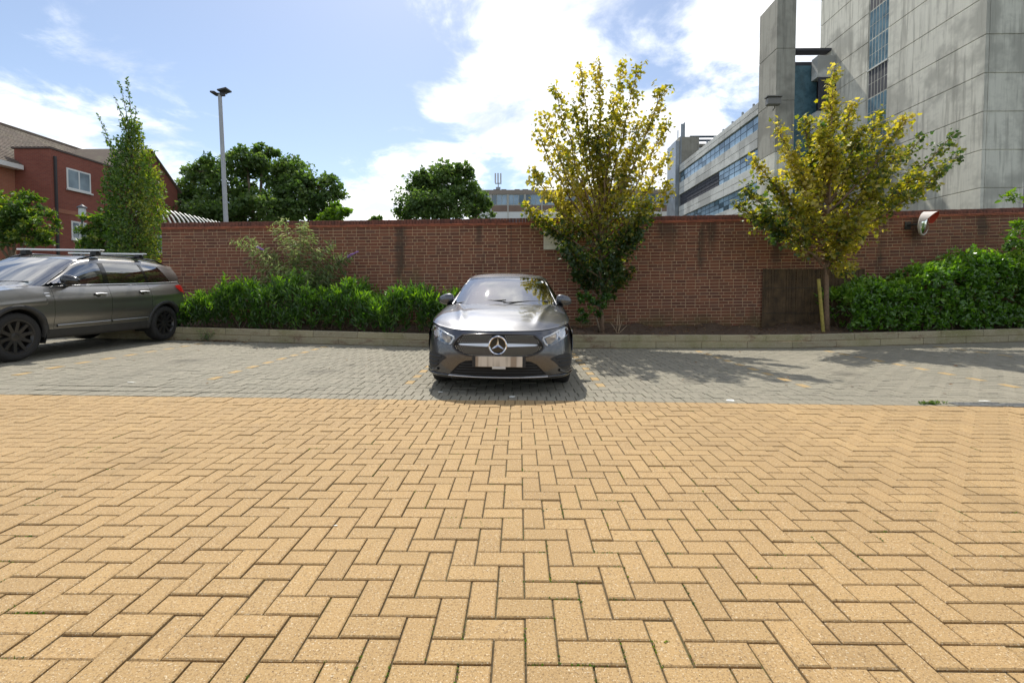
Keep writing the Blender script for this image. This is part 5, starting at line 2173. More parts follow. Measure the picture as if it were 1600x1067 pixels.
class Net:
    """smooth surface through a net of points; rows along u, columns from the middle of the car outwards along v"""
    def __init__(s, rows):
        P = np.array(rows, float)
        s.R, s.C = P.shape[:2]
        mir = P[:, 1:2].copy(); mir[..., 0] *= -1                   # mirrored neighbour keeps the middle flat
        end = 2 * P[:, -1:] - P[:, -2:-1]
        P = np.concatenate([mir, P, end], 1)
        P = np.concatenate([2 * P[:1] - P[1:2], P, 2 * P[-1:] - P[-2:-1]], 0)
        s.P = P

    def ev(s, u, v):
        u = np.clip(np.asarray(u, float), 0, 1) * (s.R - 1); v = np.clip(np.asarray(v, float), 0, 1) * (s.C - 1)
        i = np.minimum(u.astype(int), s.R - 2); j = np.minimum(v.astype(int), s.C - 2)
        bu, bv = cr_basis(u - i), cr_basis(v - j)
        out = 0
        for a in range(4):
            for b in range(4):
                out = out + (bu[..., a] * bv[..., b])[..., None] * s.P[i + a, j + b]
        return out

    def mesh(s, name, mat, parent, nu=24, nv=24, v0=0.0, v1=1.0, u0=0.0, u1=1.0, both=True, flip=False, thick=0.0):
        us = np.linspace(u0, u1, nu + 1); vs_ = np.linspace(v0, v1, nv + 1)
        U_, V_ = np.meshgrid(us, vs_, indexing='ij')
        G = s.ev(U_, V_)
        if both and v0 == 0.0:
            Gm = G[:, :0:-1].copy(); Gm[..., 0] *= -1
            G = np.concatenate([Gm, G], 1)
        n1, n2 = G.shape[:2]
        fs = []
        for i in range(n1 - 1):
            for j in range(n2 - 1):
                q = (i * n2 + j, i * n2 + j + 1, (i + 1) * n2 + j + 1, (i + 1) * n2 + j)
                fs.append(q if not flip else q[::-1])
        o = mk(name, G.reshape(-1, 3).tolist(), fs, mat, parent, True)
        return o

    def table(s):
        """depth of the face on a regular grid of (x, z), solved for all grid points at once"""
        zs = s.P[1:-1, 1:-1, 2]
        s.z0, s.z1 = float(zs.min()) - 0.02, float(zs.max()) + 0.02
        s.st = 0.0075
        xs = np.arange(0, 0.93, s.st); zq = np.arange(s.z0, s.z1, s.st)
        X_, Z_ = np.meshgrid(xs, zq, indexing='ij')
        u = np.clip((s.P[1, 1, 2] - Z_) / (s.P[1, 1, 2] - s.P[-2, 1, 2]), 0, 1); v = np.clip(X_ / 0.88, 0, 1)
        e = 1e-3
        for _ in range(22):
            p = s.ev(u, v)
            ua, ub, va, vb = np.clip(u - e, 0, 1), np.clip(u + e, 0, 1), np.clip(v - e, 0, 1), np.clip(v + e, 0, 1)
            pu = (s.ev(ub, v) - s.ev(ua, v)) / (ub - ua)[..., None]
            pv = (s.ev(u, vb) - s.ev(u, va)) / (vb - va)[..., None]
            rx, rz = X_ - p[..., 0], Z_ - p[..., 2]
            det = pu[..., 0] * pv[..., 2] - pv[..., 0] * pu[..., 2]
            det = np.where(np.abs(det) < 1e-6, -1e-6, det)
            du = (rx * pv[..., 2] - pv[..., 0] * rz) / det
            dv = (pu[..., 0] * rz - rx * pu[..., 2]) / det
            u = np.clip(u + 0.7 * np.clip(du, -.3, .3), 0, 1); v = np.clip(v + 0.7 * np.clip(dv, -.3, .3), 0, 1)
        s.T = s.ev(u, v)[..., 1]

    def yat(s, x, z):
        x = min(abs(x) / s.st, s.T.shape[0] - 1.001); z = min(max((z - s.z0) / s.st, 0), s.T.shape[1] - 1.001)
        i, j = int(x), int(z)
        a, b = x - i, z - j
        T = s.T
        return (T[i, j] * (1 - a) + T[i + 1, j] * a) * (1 - b) + (T[i, j + 1] * (1 - a) + T[i + 1, j + 1] * a) * b

    def at_xz(s, x, z):
        """point and outward normal of a front or rear face at (x, z)"""
        if not hasattr(s, 'T'):
            s.table()
        y = s.yat(x, z)
        e = 0.011
        dx = (s.yat(x + e, z) - s.yat(x - e, z)) / (2 * e)
        dz = (s.yat(x, z + e) - s.yat(x, z - e)) / (2 * e)
        front = s.P[1:-1, 1, 1].mean() < 1.5
        n = Vector((dx, -1, dz)) if front else Vector((-dx, 1, -dz))
        return Vector((x, y, z)), n.normalized()


def clip_cell(poly, x0, x1, y0, y1):
    for a, b, c in ((-1, 0, -x0), (1, 0, x1), (0, -1, -y0), (0, 1, y1)):
        poly = half_clip(poly, a, b, c)
        if len(poly) < 3:
            return []
    return poly


def applique(name, outline, fn, mat, parent, off=0.004, cell=0.03, rim=0.012, dense=0.015, smooth_=True):
    """a thin piece with the given outline laid on a surface; fn(a, b) -> (point, normal)"""
    pts = []
    for i, p in enumerate(outline):
        q = outline[(i + 1) % len(outline)]
        n = max(1, int(math.hypot(q[0] - p[0], q[1] - p[1]) / dense))
        for k in range(n):
            pts.append((p[0] + (q[0] - p[0]) * k / n, p[1] + (q[1] - p[1]) * k / n))
    if area(pts) < 0:
        pts.reverse()
    xs = [p[0] for p in pts]; ys = [p[1] for p in pts]
    vid, V, F = {}, [], []

    def vert(p):
        k = (round(p[0], 5), round(p[1], 5))
        if k not in vid:
            c, n = fn(*p)
            vid[k] = len(V)
            V.append(c + n * off)
        return vid[k]
    gx = np.arange(min(xs), max(xs) + cell, cell); gy = np.arange(min(ys), max(ys) + cell, cell)
    for a in gx:
        for b in gy:
            c = clip_cell(pts, a, a + cell, b, b + cell)
            if len(c) >= 3 and area(c) > 1e-7:
                ids = []
                for p in c:
                    w = vert(p)
                    if not ids or ids[-1] != w:
                        ids.append(w)
                if len(ids) > 2 and ids[0] == ids[-1]:
                    ids.pop()
                if len(set(ids)) >= 3 and len(set(ids)) == len(ids):
                    F.append(ids)
    n0 = len(V)
    for p in pts:
        c, n = fn(*p)
        V += [c + n * off, c + n * (off - rim)]
    for k in range(len(pts)):
        j = (k + 1) % len(pts)
        F.append([n0 + 2 * k, n0 + 2 * k + 1, n0 + 2 * j + 1, n0 + 2 * j])
    return mk(name, V, F, mat, parent, False)


def strip(name, line, fn, w, mat, parent, off=0.006, rim=0.01, closed=False):
    """a narrow bead following a line on a surface"""
    V, F = [], []
    n = len(line)
    for i, p in enumerate(line):
        a = line[(i - 1) % n] if closed else line[max(0, i - 1)]
        b = line[(i + 1) % n] if closed else line[min(n - 1, i + 1)]
        tx, ty = b[0] - a[0], b[1] - a[1]
        L = math.hypot(tx, ty) or 1
        nx, ny = -ty / L * w / 2, tx / L * w / 2
        for (q, o_) in (((p[0] + nx, p[1] + ny), -rim), ((p[0] + nx, p[1] + ny), off * 0.6), (p, off), ((p[0] - nx, p[1] - ny), off * 0.6), ((p[0] - nx, p[1] - ny), -rim)):
            c, nn = fn(*q)
            V.append(c + nn * o_)
    for i in range(n if closed else n - 1):
        j = (i + 1) % n
        for k in range(4):
            F.append((i * 5 + k, j * 5 + k, j * 5 + k + 1, i * 5 + k + 1))
    return mk(name, V, F, mat, parent, True)


def wheel(parent, loc, r_, width, side, style, rim_mat):
    w = empty('wheel')
    w.parent = parent
    w.location = loc
    t = MB()
    hw = width / 2
    rr = r_ * 0.69
    prof = [(rr, -hw * 0.9), (rr + 0.02, -hw), (r_ - 0.045, -hw * 1.02), (r_ - 0.012, -hw * 0.86), (r_, -hw * 0.6), (r_ + 0.001, 0), (r_, hw * 0.6), (r_ - 0.012, hw * 0.86), (r_ - 0.045, hw * 1.02), (rr + 0.02, hw), (rr, hw * 0.9)]
    t.lathe(prof, 44, 'x')
    t.build('tyre', M['tyre'], w, True)
    m_ = MB()
    s = side
    m_.lathe([(rr - 0.004, -s * hw * 0.85), (rr - 0.012, s * hw * 0.5), (rr + 0.004, s * hw * 0.86), (rr + 0.014, s * hw * 0.95), (rr - 0.012, s * hw * 0.92), (rr - 0.03, s * hw * 0.6)], 44, 'x')
    m_.lathe([(0.0001, s * hw * 0.74), (0.03, s * hw * 0.74), (0.062, s * hw * 0.66), (0.075, s * hw * 0.4)], 24, 'x')
    n = style
    for k in range(n):
        a = 2 * math.pi * k / n + 0.2
        for off_ in ((-0.16, 0.16) if n <= 6 else (0.0,)):
            c1, s1 = math.cos(a + off_ * 0.6), math.sin(a + off_ * 0.6)
            c2, s2 = math.cos(a + off_), math.sin(a + off_)
            tw_ = 0.018 if n <= 6 else 0.02
            p0 = Vector((s * hw * 0.66, 0.05 * c1, 0.05 * s1)); p1 = Vector((s * hw * 0.86, (rr - 0.02) * c2, (rr - 0.02) * s2))
            d = (p1 - p0).normalized()
            sd = d.cross(Vector((1, 0, 0))).normalized() * tw_
            dp = Vector((-s * 0.035, 0, 0))
            m_.add([p0 - sd * 1.3, p0 + sd * 1.3, p1 + sd, p1 - sd, p0 - sd * 1.6 + dp, p0 + sd * 1.6 + dp, p1 + sd * 1.4 + dp, p1 - sd * 1.4 + dp],
                   [(0, 1, 2, 3), (4, 7, 6, 5), (0, 4, 5, 1), (1, 5, 6, 2), (2, 6, 7, 3), (3, 7, 4, 0)])
    m_.build('rim', rim_mat, w, False)
    m_ = MB()
    m_.lathe([(0.0001, s * hw * 0.2), (rr * 0.72, s * hw * 0.2), (rr * 0.72, s * hw * 0.05), (0.0001, s * hw * 0.05)], 28, 'x')
    m_.lathe([(0.0001, -s * hw * 0.3), (rr, -s * hw * 0.3)], 28, 'x')
    m_.build('brake_disc', M['disc'], w)
    return w


def build_car(cfg, root):
    """body panels as separate surfaces; y runs from the nose backwards, x outwards, z up"""
    paint = cfg['paint']
    front, hood = Net(cfg['front']), Net(cfg['hood'])
    screen, roof = Net(cfg['screen']), Net(cfg['roof'])
    rear = Net(cfg['rear'])
    Wf, Tf, Hf, Sf = (pchip(cfg[k]) for k in ('W', 'xtop', 'zhi', 'sill'))
    zmid = cfg.get('zmid', 0.58)
    crease = cfg.get('crease', 0.010)

    def side_x(y, z):
        w, t, h_, s = Wf(y), Tf(y), Hf(y), Sf(y)
        k = (z - s) / max(1e-3, (h_ - s))
        km = zmid
        x_ = w
        if k > km:
            q = (k - km) / (1 - km)
            x_ = w - (w - t) * (0.45 * q ** 1.3 + 0.55 * max(0, (q - 0.55) / 0.45) ** 1.6)
            x_ += crease * math.exp(-((q - 0.42) / 0.10) ** 2)
        else:
            q = (km - k) / km
            x_ = w - cfg.get('tuck', 0.045) * q ** 1.8 - 0.012 * math.exp(-((q - 0.45) / 0.16) ** 2)
        return x_

    def side_pt(sgn):
        def f(y, z):
            e = 0.004
            p = Vector((side_x(y, z), y, z))
            py = Vector((side_x(y + e, z) - side_x(y - e, z), 2 * e, 0)); pz = Vector((side_x(y, z + e) - side_x(y, z - e), 0, 2 * e))
            n = py.cross(pz)
            if n.x < 0: n = -n
            n.normalize()
            return Vector((sgn * p.x, p.y, p.z)), Vector((sgn * n.x, n.y, n.z))
        return f
    arches = cfg['arches']                      # (y, z, radius)

    def zlo(y):
        z = Sf(y)
        for (ya, za, ra) in arches:
            d = abs(y - ya)
            if d < ra:
                z = max(z, za + math.sqrt(ra * ra - d * d))
        return z

    def side_panel(name, y0, y1, sgn, mat, nz_=22):
        cols = set(np.linspace(y0, y1, max(3, int((y1 - y0) / 0.03))).tolist())
        for (ya, za, ra) in arches:
            for t in np.linspace(0, math.pi, 41):
                y = ya + ra * math.cos(t) * 0.99999
                if y0 < y < y1: cols.add(y)
            for q in (ya - ra - 0.0005, ya + ra + 0.0005):
                if y0 < q < y1: cols.add(q)
        cols = sorted(cols)
        V, F = [], []
        for y in cols:
            a, b = zlo(y), Hf(y)
            for k in range(nz_ + 1):
                z = a + (b - a) * k / nz_
                V.append((sgn * side_x(y, z), y, z))
        n = nz_ + 1
        for i in range(len(cols) - 1):
            for k in range(nz_):
                q = (i * n + k, (i + 1) * n + k, (i + 1) * n + k + 1, i * n + k + 1)
                F.append(q if sgn > 0 else q[::-1])
        return mk(name, V, F, mat, root, True)
    front.mesh('front_bumper', paint, root, 30, 40, flip=False)
    bon = hood.mesh('bonnet', paint, root, 60, 70, v1=0.992, u0=0.012, u1=0.985)
    for v in bon.data.vertices:                 # pressed crease lines
        xr = cfg.get('hood_crease', 0.40) + 0.17 * v.co.y
        f = smooth(0.12, 0.45, v.co.y)
        v.co.z += f * (0.011 * math.exp(-((abs(v.co.x) - xr) / 0.045) ** 2) - 0.004 * math.exp(-((abs(v.co.x) - xr + 0.10) / 0.06) ** 2))
    screen.mesh('windscreen', M['carglass'], root, 16, 22)
    roof.mesh('roof', paint if not cfg.get('roof_mat') else cfg['roof_mat'], root, 26, 22)
    rear.mesh('rear_bumper', paint, root, 30, 30)
    if 'rearglass' in cfg:
        Net(cfg['rearglass']).mesh('rear_window', M['carglass_dark'], root, 12, 16)
    belt, cant = cfg['belt'], cfg['cant']       # belt: y -> (x, z) follows xtop, zhi ; cant: roof edge
    Cx, Cz = pchip([(a, b) for a, b, c in cant]), pchip([(a, c) for a, b, c in cant])
    for sgn in (1, -1):
        names = cfg['split']
        for (nm, y0, y1) in names:
            side_panel(nm, y0 + 0.0025, y1 - 0.0025, sgn, paint)
        # glass house
        def gpt(y, t, sgn=sgn, bulge=0.0):
            bx, bz = Tf(y), Hf(y)
            cx, cz = Cx(y), Cz(y)
            return Vector((sgn * (bx + (cx - bx) * t + 0.035 * math.sin(math.pi * t) + bulge), y, bz + (cz - bz) * t))

        def glass(name, mat, ya0, ya1, yb0, yb1, tl, th, bulge, par=root, na=14):
            """pane whose lower edge runs ya0..ya1 and upper edge yb0..yb1"""
            V, F = [], []
            for i in range(na + 1):
                for k in range(9):
                    s = k / 8
                    t = tl + (th - tl) * s
                    y = (ya0 + (ya1 - ya0) * i / na) * (1 - s) + (yb0 + (yb1 - yb0) * i / na) * s
                    V.append(gpt(y, t, bulge=bulge))
            for i in range(na):
                for k in range(8):
                    q = (i * 9 + k, (i + 1) * 9 + k, (i + 1) * 9 + k + 1, i * 9 + k + 1)
                    F.append(q if sgn > 0 else q[::-1])
            return mk(name, V, F, mat, par, True)
        y0, y1 = cfg['glass_span']
        # painted frame below and around, then panes standing slightly proud
        for (nm, a0, a1, b0, b1, mat) in cfg['panes']:
            glass(nm, M[mat], a0, a1, b0, b1, 0.05, 0.88, 0.002)
        for (nm, a0, a1, b0, b1, mat) in cfg['pillars']:
            glass(nm, paint if mat == 'paint' else M[mat], a0, a1, b0, b1, 0.0, 1.0, 0.004 if mat == 'paint' else 0.003, na=6)
        # roof rail above the panes and the waist strip below them
        V, F = [], []
        ys = np.linspace(y0, y1, 40)
        for y in ys:
            for t in (0.86, 0.93, 1.0, 1.06):
                p = gpt(y, min(t, 1.0), bulge=0.006)
                if t > 1:
                    p = p + (Vector((-sgn * 0.05, 0, 0.014)) if y > cfg['roof'][0][4][1] + 0.02 else Vector((-sgn * 0.004, 0, 0.0)))
                V.append(p)
        for i in range(len(ys) - 1):
            for k in range(3):
                q = (i * 4 + k, (i + 1) * 4 + k, (i + 1) * 4 + k + 1, i * 4 + k + 1)
                F.append(q if sgn > 0 else q[::-1])
        mk('roof_side_rail', V, F, paint, root, True)
        V, F = [], []
        for y in ys:
            for t, bb in ((-0.012, 0.004), (-0.01, 0.011), (0.045, 0.011), (0.05, 0.0)):
                V.append(gpt(y, t, bulge=bb))
        for i in range(len(ys) - 1):
            for k in range(3):
                q = (i * 4 + k, (i + 1) * 4 + k, (i + 1) * 4 + k + 1, i * 4 + k + 1)
                F.append(q if sgn > 0 else q[::-1])
        mk('waist_strip', V, F, M[cfg['waist']], root, True)
        # sill and wheel wells
        V, F = [], []
        (fa, _, fr), (ra_, _, rr_) = arches
        ys = np.linspace(fa + fr - 0.01, ra_ - rr_ + 0.01, 20)
        for y in ys:
            s = Sf(y)
            x_ = side_x(y, s + 0.002)
            for (dx, z) in ((0.006, s + cfg['sill_up']), (0.012, s + 0.02), (0.0, s - 0.035), (-0.12, s - 0.045)):
                V.append((sgn * ((side_x(y, z) if z > s else x_) + dx), y, z))
        for i in range(len(ys) - 1):
            for k in range(3):
                q = (i * 4 + k, i * 4 + k + 1, (i + 1) * 4 + k + 1, (i + 1) * 4 + k)
                F.append(q if sgn > 0 else q[::-1])
        mk('sill', V, F, M['cladding'], root, True)
        for (ya, za, rad) in arches:
            V, F = [], []
            xo = Wf(ya) - 0.03
            ts = np.linspace(-0.35, math.pi + 0.35, 30)
            for t in ts:
                c, s_ = math.cos(t) * (rad + 0.012), math.sin(t) * (rad + 0.012)
                V += [(sgn * xo, ya + c, za + s_), (sgn * (xo - 0.32), ya + c, za + s_)]
            for i in range(len(ts) - 1):
                F.append((2 * i, 2 * i + 1, 2 * i + 3, 2 * i + 2))
            V.append((sgn * (xo - 0.32), ya, za))
            for i in range(len(ts) - 1):
                F.append((2 * i + 1, len(V) - 1, 2 * i + 3))
            mk('wheel_well', V, F, M['void'], root)
            if cfg.get('arch_trim'):
                tw_, tm = cfg['arch_trim']
                V, F = [], []
                ts = np.linspace(-0.12, math.pi + 0.12, 44)
                for t in ts:
                    for (dr, off) in ((-0.004, -0.05), (-0.004, 0.010), (tw_ * 0.5, 0.014), (tw_, 0.007), (tw_ + 0.002, -0.01)):
                        y, z = ya + math.cos(t) * (rad + dr), za + math.sin(t) * (rad + dr)
                        V.append((sgn * (side_x(min(max(y, 0.01), cfg['L'] - 0.01), max(z, Sf(y))) + off), y, z))
                n = 5
                for i in range(len(ts) - 1):
                    for k in range(n - 1):
                        q = (i * n + k, i * n + k + 1, (i + 1) * n + k + 1, (i + 1) * n + k)
                        F.append(q if sgn < 0 else q[::-1])
                mk('wheel_arch_trim', V, F, M[tm], root, True)
            rw = cfg['wheel_r']
            wheel(root, (sgn * (Wf(ya) - cfg['wheel_in'] - cfg['wheel_w'] / 2), ya, rw), rw, cfg['wheel_w'], sgn, cfg['spokes'], M['rim_dark'])
        # door mirror
        my, mz, mx = cfg['mirror']
        m_ = MB()
        V, F = [], []
        n1, n2 = 14, 18
        for i in range(n1 + 1):
            a = math.pi * i / n1
            for k in range(n2):
                b = 2 * math.pi * k / n2
                sx = math.cos(a)
                ex, ey, ez = 0.115, 0.075, 0.078
                yy = -abs(math.sin(a) * math.cos(b)) ** 0.85 * ey if math.cos(b) > 0 else 0.45 * ey * abs(math.sin(a) * math.cos(b)) ** 0.5
                zz_ = math.copysign(abs(math.sin(a) * math.sin(b)) ** 0.75, math.sin(b)) * ez * (1 - 0.18 * sx)
                V.append((sgn * (mx + ex * sx), my + yy + 0.03 * sx, mz + zz_ + 0.012 * (1 - sx)))
        for i in range(n1):
            for k in range(n2):
                q = (i * n2 + k, i * n2 + (k + 1) % n2, (i + 1) * n2 + (k + 1) % n2, (i + 1) * n2 + k)
                F.append(q if sgn < 0 else q[::-1])
        mi = mk('door_mirror', V, F, cfg.get('mirror_mat', paint), root, True)
        m_ = MB()
        m_.tube([(sgn * (Tf(my) - 0.03), my + 0.04, Hf(my) - 0.015), (sgn * (mx - 0.02), my + 0.02, mz - 0.055)], [0.035, 0.024], 8)
        m_.build('mirror_arm', M['black_gloss'], mi, True)
        m_ = MB()
        m_.box(sgn * mx - 0.085, sgn * mx + 0.085, my + 0.036, my + 0.040, mz - 0.05, mz + 0.05)
        m_.build('mirror_glass', M['chrome'], mi)
        # handles
        for (hy, hz) in cfg['handles']:
            f = side_pt(sgn)
            V, F = [], []
            c, n = f(hy, hz)
            strip('door_handle', [(hy - 0.105 + 0.21 * k / 12, hz + 0.006 * math.sin(math.pi * k / 12)) for k in range(13)], f, 0.034, cfg.get('handle_mat', paint), root, 0.034, 0.002)
            applique('handle_recess', [(hy - 0.05 + 0.045 * math.cos(t), hz - 0.012 + 0.032 * math.sin(t)) for t in np.linspace(0, 2 * math.pi, 16, False)], f, M['black_gloss'], root, 0.002)
    # under-body and firewall so that light does not leak through
    L = cfg['L']
    gw = cfg['W'][0][1] - 0.12
    m_ = MB()
    m_.box(-0.62, 0.62, 0.35, L - 0.3, cfg['floor'], cfg['floor'] + 0.12)
    m_.box(-0.50, 0.50, 0.16, 0.30, cfg['floor'] + 0.04, 0.62)
    m_.build('underbody', M['void'], root)
    # cabin
    cy, cz = cfg['cowl']
    m_ = MB()
    m_.bevel_box(-0.68, 0.68, cy + 0.16, cy + 0.62, cz - 0.5, cz - 0.02, 0.05)
    m_.build('dashboard', M['black_matt'], root)
    fl = cfg['floor'] + 0.13
    for sgn in (-1, 1):
        for yy, nm in ((cfg['seat_y'][0], 'front_seat'), (cfg['seat_y'][1], 'rear_seat')):
            m_ = MB()
            zs = cz - 0.42
            m_.bevel_box(sgn * 0.36 - 0.25, sgn * 0.36 + 0.25, yy - 0.5, yy, zs - 0.2, zs, 0.05)
            Mt = Matrix.Translation((sgn * 0.36, yy, zs)) @ Matrix.Rotation(R(-17), 4, 'X')
            m_.bevel_box(-0.24, 0.24, -0.06, 0.08, 0, 0.58, 0.05, M=Mt)
            m_.bevel_box(-0.13, 0.13, -0.03, 0.06, 0.61, 0.80, 0.035, M=Mt)
            m_.build(nm, M['seat'], root, True, autos=50)
    m_ = MB()
    ring = [Vector((cfg.get('wheel_side', 0.36) + 0.18 * math.cos(t), cy + 0.68 + 0.05 * math.sin(t), cz + 0.0 + 0.17 * math.sin(t))) for t in np.linspace(0, 2 * math.pi, 25)]
    m_.tube(ring, 0.014, 6, cap=False)
    m_.tube([ring[0], ring[12]], 0.012, 6)
    m_.build('steering_wheel', M['black_matt'], root, True)
    # wipers at the foot of the screen
    for (xa, xb) in ((-0.55, 0.02), (0.0, 0.5)):
        a = screen.ev(0.02, abs(xa) / 0.75); b = screen.ev(0.10, abs(xb) / 0.75)
        a[0] *= (1 if xa >= 0 else -1); b[0] *= (1 if xb >= 0 else -1)
        m_ = MB()
        m_.tube([Vector(a) + Vector((0, -0.02, 0.012)), (Vector(a) + Vector(b)) / 2 + Vector((0, -0.02, 0.02)), Vector(b) + Vector((0, -0.012, 0.012))], 0.008, 6)
        m_.build('wiper', M['black_matt'], root)
    return dict(front=front, hood=hood, screen=screen, roof=roof, rear=rear, side=side_pt, side_x=side_x, Tf=Tf, Hf=Hf, Sf=Sf, Cx=Cx, Cz=Cz)


def ell(cx, cz, rx, rz, n=40, p=2.0, a0=0.0, a1=2 * math.pi):
    out = []
    for t in np.linspace(a0, a1, n, endpoint=(a1 - a0) < 6.28):
        c, s = math.cos(t), math.sin(t)
        out.append((cx + rx * math.copysign(abs(c) ** (2 / p), c), cz + rz * math.copysign(abs(s) ** (2 / p), s)))
    return out


# ------------------------------------------------------------------ the dark grey hatchback seen from the front
def hatchback():
    root = empty('hatchback_car', (-0.235, 5.06, zg(-0.3, 6.5)), R(-0.9))
    root.scale = (0.97, 1, 1)
    root.rotation_euler = (0, R(0.55), R(-0.9))
    tag(root, 'dark grey metallic hatchback parked nose out in front of the brick wall', 'car')
    L = 4.42
    X6 = lambda *a: a
    front = [
        [(0, .075, .690), (.25, .088, .690), (.50, .140, .697), (.68, .252, .722), (.765, .345, .745), (.822, .462, .760)],
        [(0, .028, .600), (.26, .040, .600), (.52, .092, .600), (.70, .205, .600), (.805, .335, .600), (.866, .492, .600)],
        [(0, .000, .450), (.26, .012, .450), (.52, .062, .450), (.71, .175, .450), (.822, .320, .450), (.878, .492, .450)],
        [(0, .016, .300), (.26, .026, .300), (.52, .070, .300), (.72, .172, .300), (.826, .315, .300), (.880, .492, .300)],
        [(0, .045, .170), (.26, .055, .170), (.52, .095, .170), (.71, .190, .172), (.815, .325, .176), (.864, .492, .180)],
    ]
    hood = [
        [(0, .070, .695), (.25, .083, .695), (.50, .135, .702), (.68, .247, .727), (.765, .342, .750), (.822, .460, .765)],
        [(0, .300, .800), (.27, .308, .798), (.53, .352, .796), (.715, .440, .796), (.800, .520, .796), (.848, .620, .792)],
        [(0, .660, .885), (.28, .667, .884), (.54, .702, .878), (.735, .765, .866), (.815, .830, .852), (.858, .905, .836)],
        [(0, 1.19, .968), (.28, 1.205, .966), (.53, 1.265, .960), (.71, 1.36, .952), (.79, 1.43, .942), (.842, 1.50, .922)],
    ]
    screen = [
        [(0, 1.175, .962), (.28, 1.19, .960), (.53, 1.25, .955), (.68, 1.36, .950), (.745, 1.45, .950)],
        [(0, 1.46, 1.115), (.27, 1.475, 1.112), (.50, 1.53, 1.103), (.64, 1.62, 1.092), (.700, 1.70, 1.086)],
        [(0, 1.76, 1.262), (.26, 1.775, 1.258), (.46, 1.82, 1.246), (.59, 1.89, 1.230), (.640, 1.94, 1.222)],
        [(0, 2.02, 1.360), (.24, 2.03, 1.356), (.43, 2.065, 1.343), (.54, 2.11, 1.327), (.582, 2.14, 1.318)],
    ]
    roof = [
        [(0, 2.02, 1.363), (.24, 2.03, 1.359), (.43, 2.065, 1.346), (.54, 2.11, 1.331), (.600, 2.14, 1.308)],
        [(0, 2.40, 1.420), (.24, 2.40, 1.416), (.43, 2.41, 1.402), (.55, 2.42, 1.382), (.615, 2.43, 1.356)],
        [(0, 3.00, 1.430), (.24, 3.00, 1.426), (.43, 3.00, 1.412), (.55, 3.00, 1.392), (.612, 3.00, 1.362)],
        [(0, 3.60, 1.385), (.24, 3.60, 1.381), (.42, 3.60, 1.367), (.54, 3.60, 1.345), (.590, 3.60, 1.312)],
        [(0, 4.05, 1.315), (.24, 4.05, 1.311), (.40, 4.04, 1.298), (.50, 4.03, 1.275), (.555, 4.00, 1.235)],
    ]
    rearglass = [
        [(0, 4.04, 1.30), (.24, 4.04, 1.296), (.42, 4.02, 1.28), (.55, 3.97, 1.245)],
        [(0, 4.28, 1.00), (.27, 4.27, 1.00), (.50, 4.23, .99), (.70, 4.12, .98)],
    ]
    rear = [
        [(0, 4.27, 1.005), (.27, 4.265, 1.005), (.52, 4.22, 1.00), (.71, 4.11, .99), (.80, 3.97, .975)],
        [(0, 4.38, .80), (.27, 4.37, .80), (.54, 4.33, .80), (.76, 4.22, .80), (.872, 3.97, .80)],
        [(0, 4.42, .50), (.27, 4.41, .50), (.56, 4.37, .50), (.78, 4.25, .50), (.885, 3.97, .50)],
        [(0, 4.36, .22), (.27, 4.36, .22), (.54, 4.32, .22), (.76, 4.22, .22), (.862, 3.97, .22)],
    ]
    cfg = dict(paint=M['paint_merc'], front=front, hood=hood, screen=screen, roof=roof, rear=rear, rearglass=rearglass, L=L,
               W=[(.46, .878), (.7, .890), (.9, .898), (1.6, .893), (2.6, .898), (3.5, .898), (3.97, .882)],
               xtop=[(.46, .822), (.62, .848), (.905, .858), (1.5, .842), (2.4, .825), (3.3, .805), (3.97, .79)],
               zhi=[(.46, .763), (.62, .792), (.905, .836), (1.5, .922), (2.4, .955), (3.3, .985), (3.97, .99)],
               sill=[(.46, .185), (1.3, .20), (3.2, .21), (3.97, .23)], sill_up=0.05,
               arches=[(.84, .325, .352), (3.57, .325, .352)], wheel_r=0.325, wheel_w=0.225, wheel_in=0.025, spokes=5, arch_trim=(0.018, 'black_gloss'),
               split=[('front_wing', .462, 1.36), ('front_door', 1.36, 2.44), ('rear_door', 2.44, 3.32), ('rear_quarter', 3.32, 3.972)],
               belt=None, cant=[(1.45, .765, .952), (1.75, .668, 1.115), (2.14, .604, 1.305), (2.43, .617, 1.352), (3.0, .614, 1.358), (3.6, .592, 1.308), (4.0, .56, 1.23)],
               glass_span=(1.50, 3.95), panes=[('front_window', 1.56, 2.46, 1.56, 2.46, 'carglass_dark'), ('rear_window', 2.52, 3.40, 2.52, 3.30, 'carglass_dark')],
               pillars=[('door_pillar', 2.46, 2.52, 2.46, 2.52, 'black_gloss'), ('rear_pillar', 3.40, 3.97, 3.30, 3.97, 'paint')],
               waist='black_gloss', handles=[(2.25, .83), (3.13, .85)], mirror=(1.60, 1.005, .865), floor=0.17, cowl=(1.2, .94), seat_y=(2.3, 3.2), wheel_side=0.36)
    g = build_car(cfg, root)
    F = g['front'].at_xz
    # A pillars painted between screen and door glass
    for sgn in (1, -1):
        V, Fc = [], []
        for k in range(15):
            t = k / 14
            a = g['screen'].ev(t, 1.0) + np.array([0.003, -0.004, 0.006])
            y = 1.47 + (2.16 - 1.47) * t
            b = np.array([g['Cx'](y) - 0.006, y, g['Cz'](y) - 0.004])
            m1 = (a + b) / 2 + np.array([0.005, -0.005, 0.005])
            for p in (a + np.array([-0.012, 0, 0.002]), a, m1, b):
                V.append((sgn * p[0], p[1], p[2]))
        for k in range(14):
            for q in range(3):
                f = (k * 4 + q, k * 4 + q + 1, k * 4 + q + 5, k * 4 + q + 4)
                Fc.append(f if sgn > 0 else f[::-1])
        mk('windscreen_pillar', V, Fc, M['paint_merc'], root, True)
    # bonnet front shut line across the nose
    # grille: dark field, chrome studs, bar and the round star emblem
    gz, gw = 0.548, 0.515
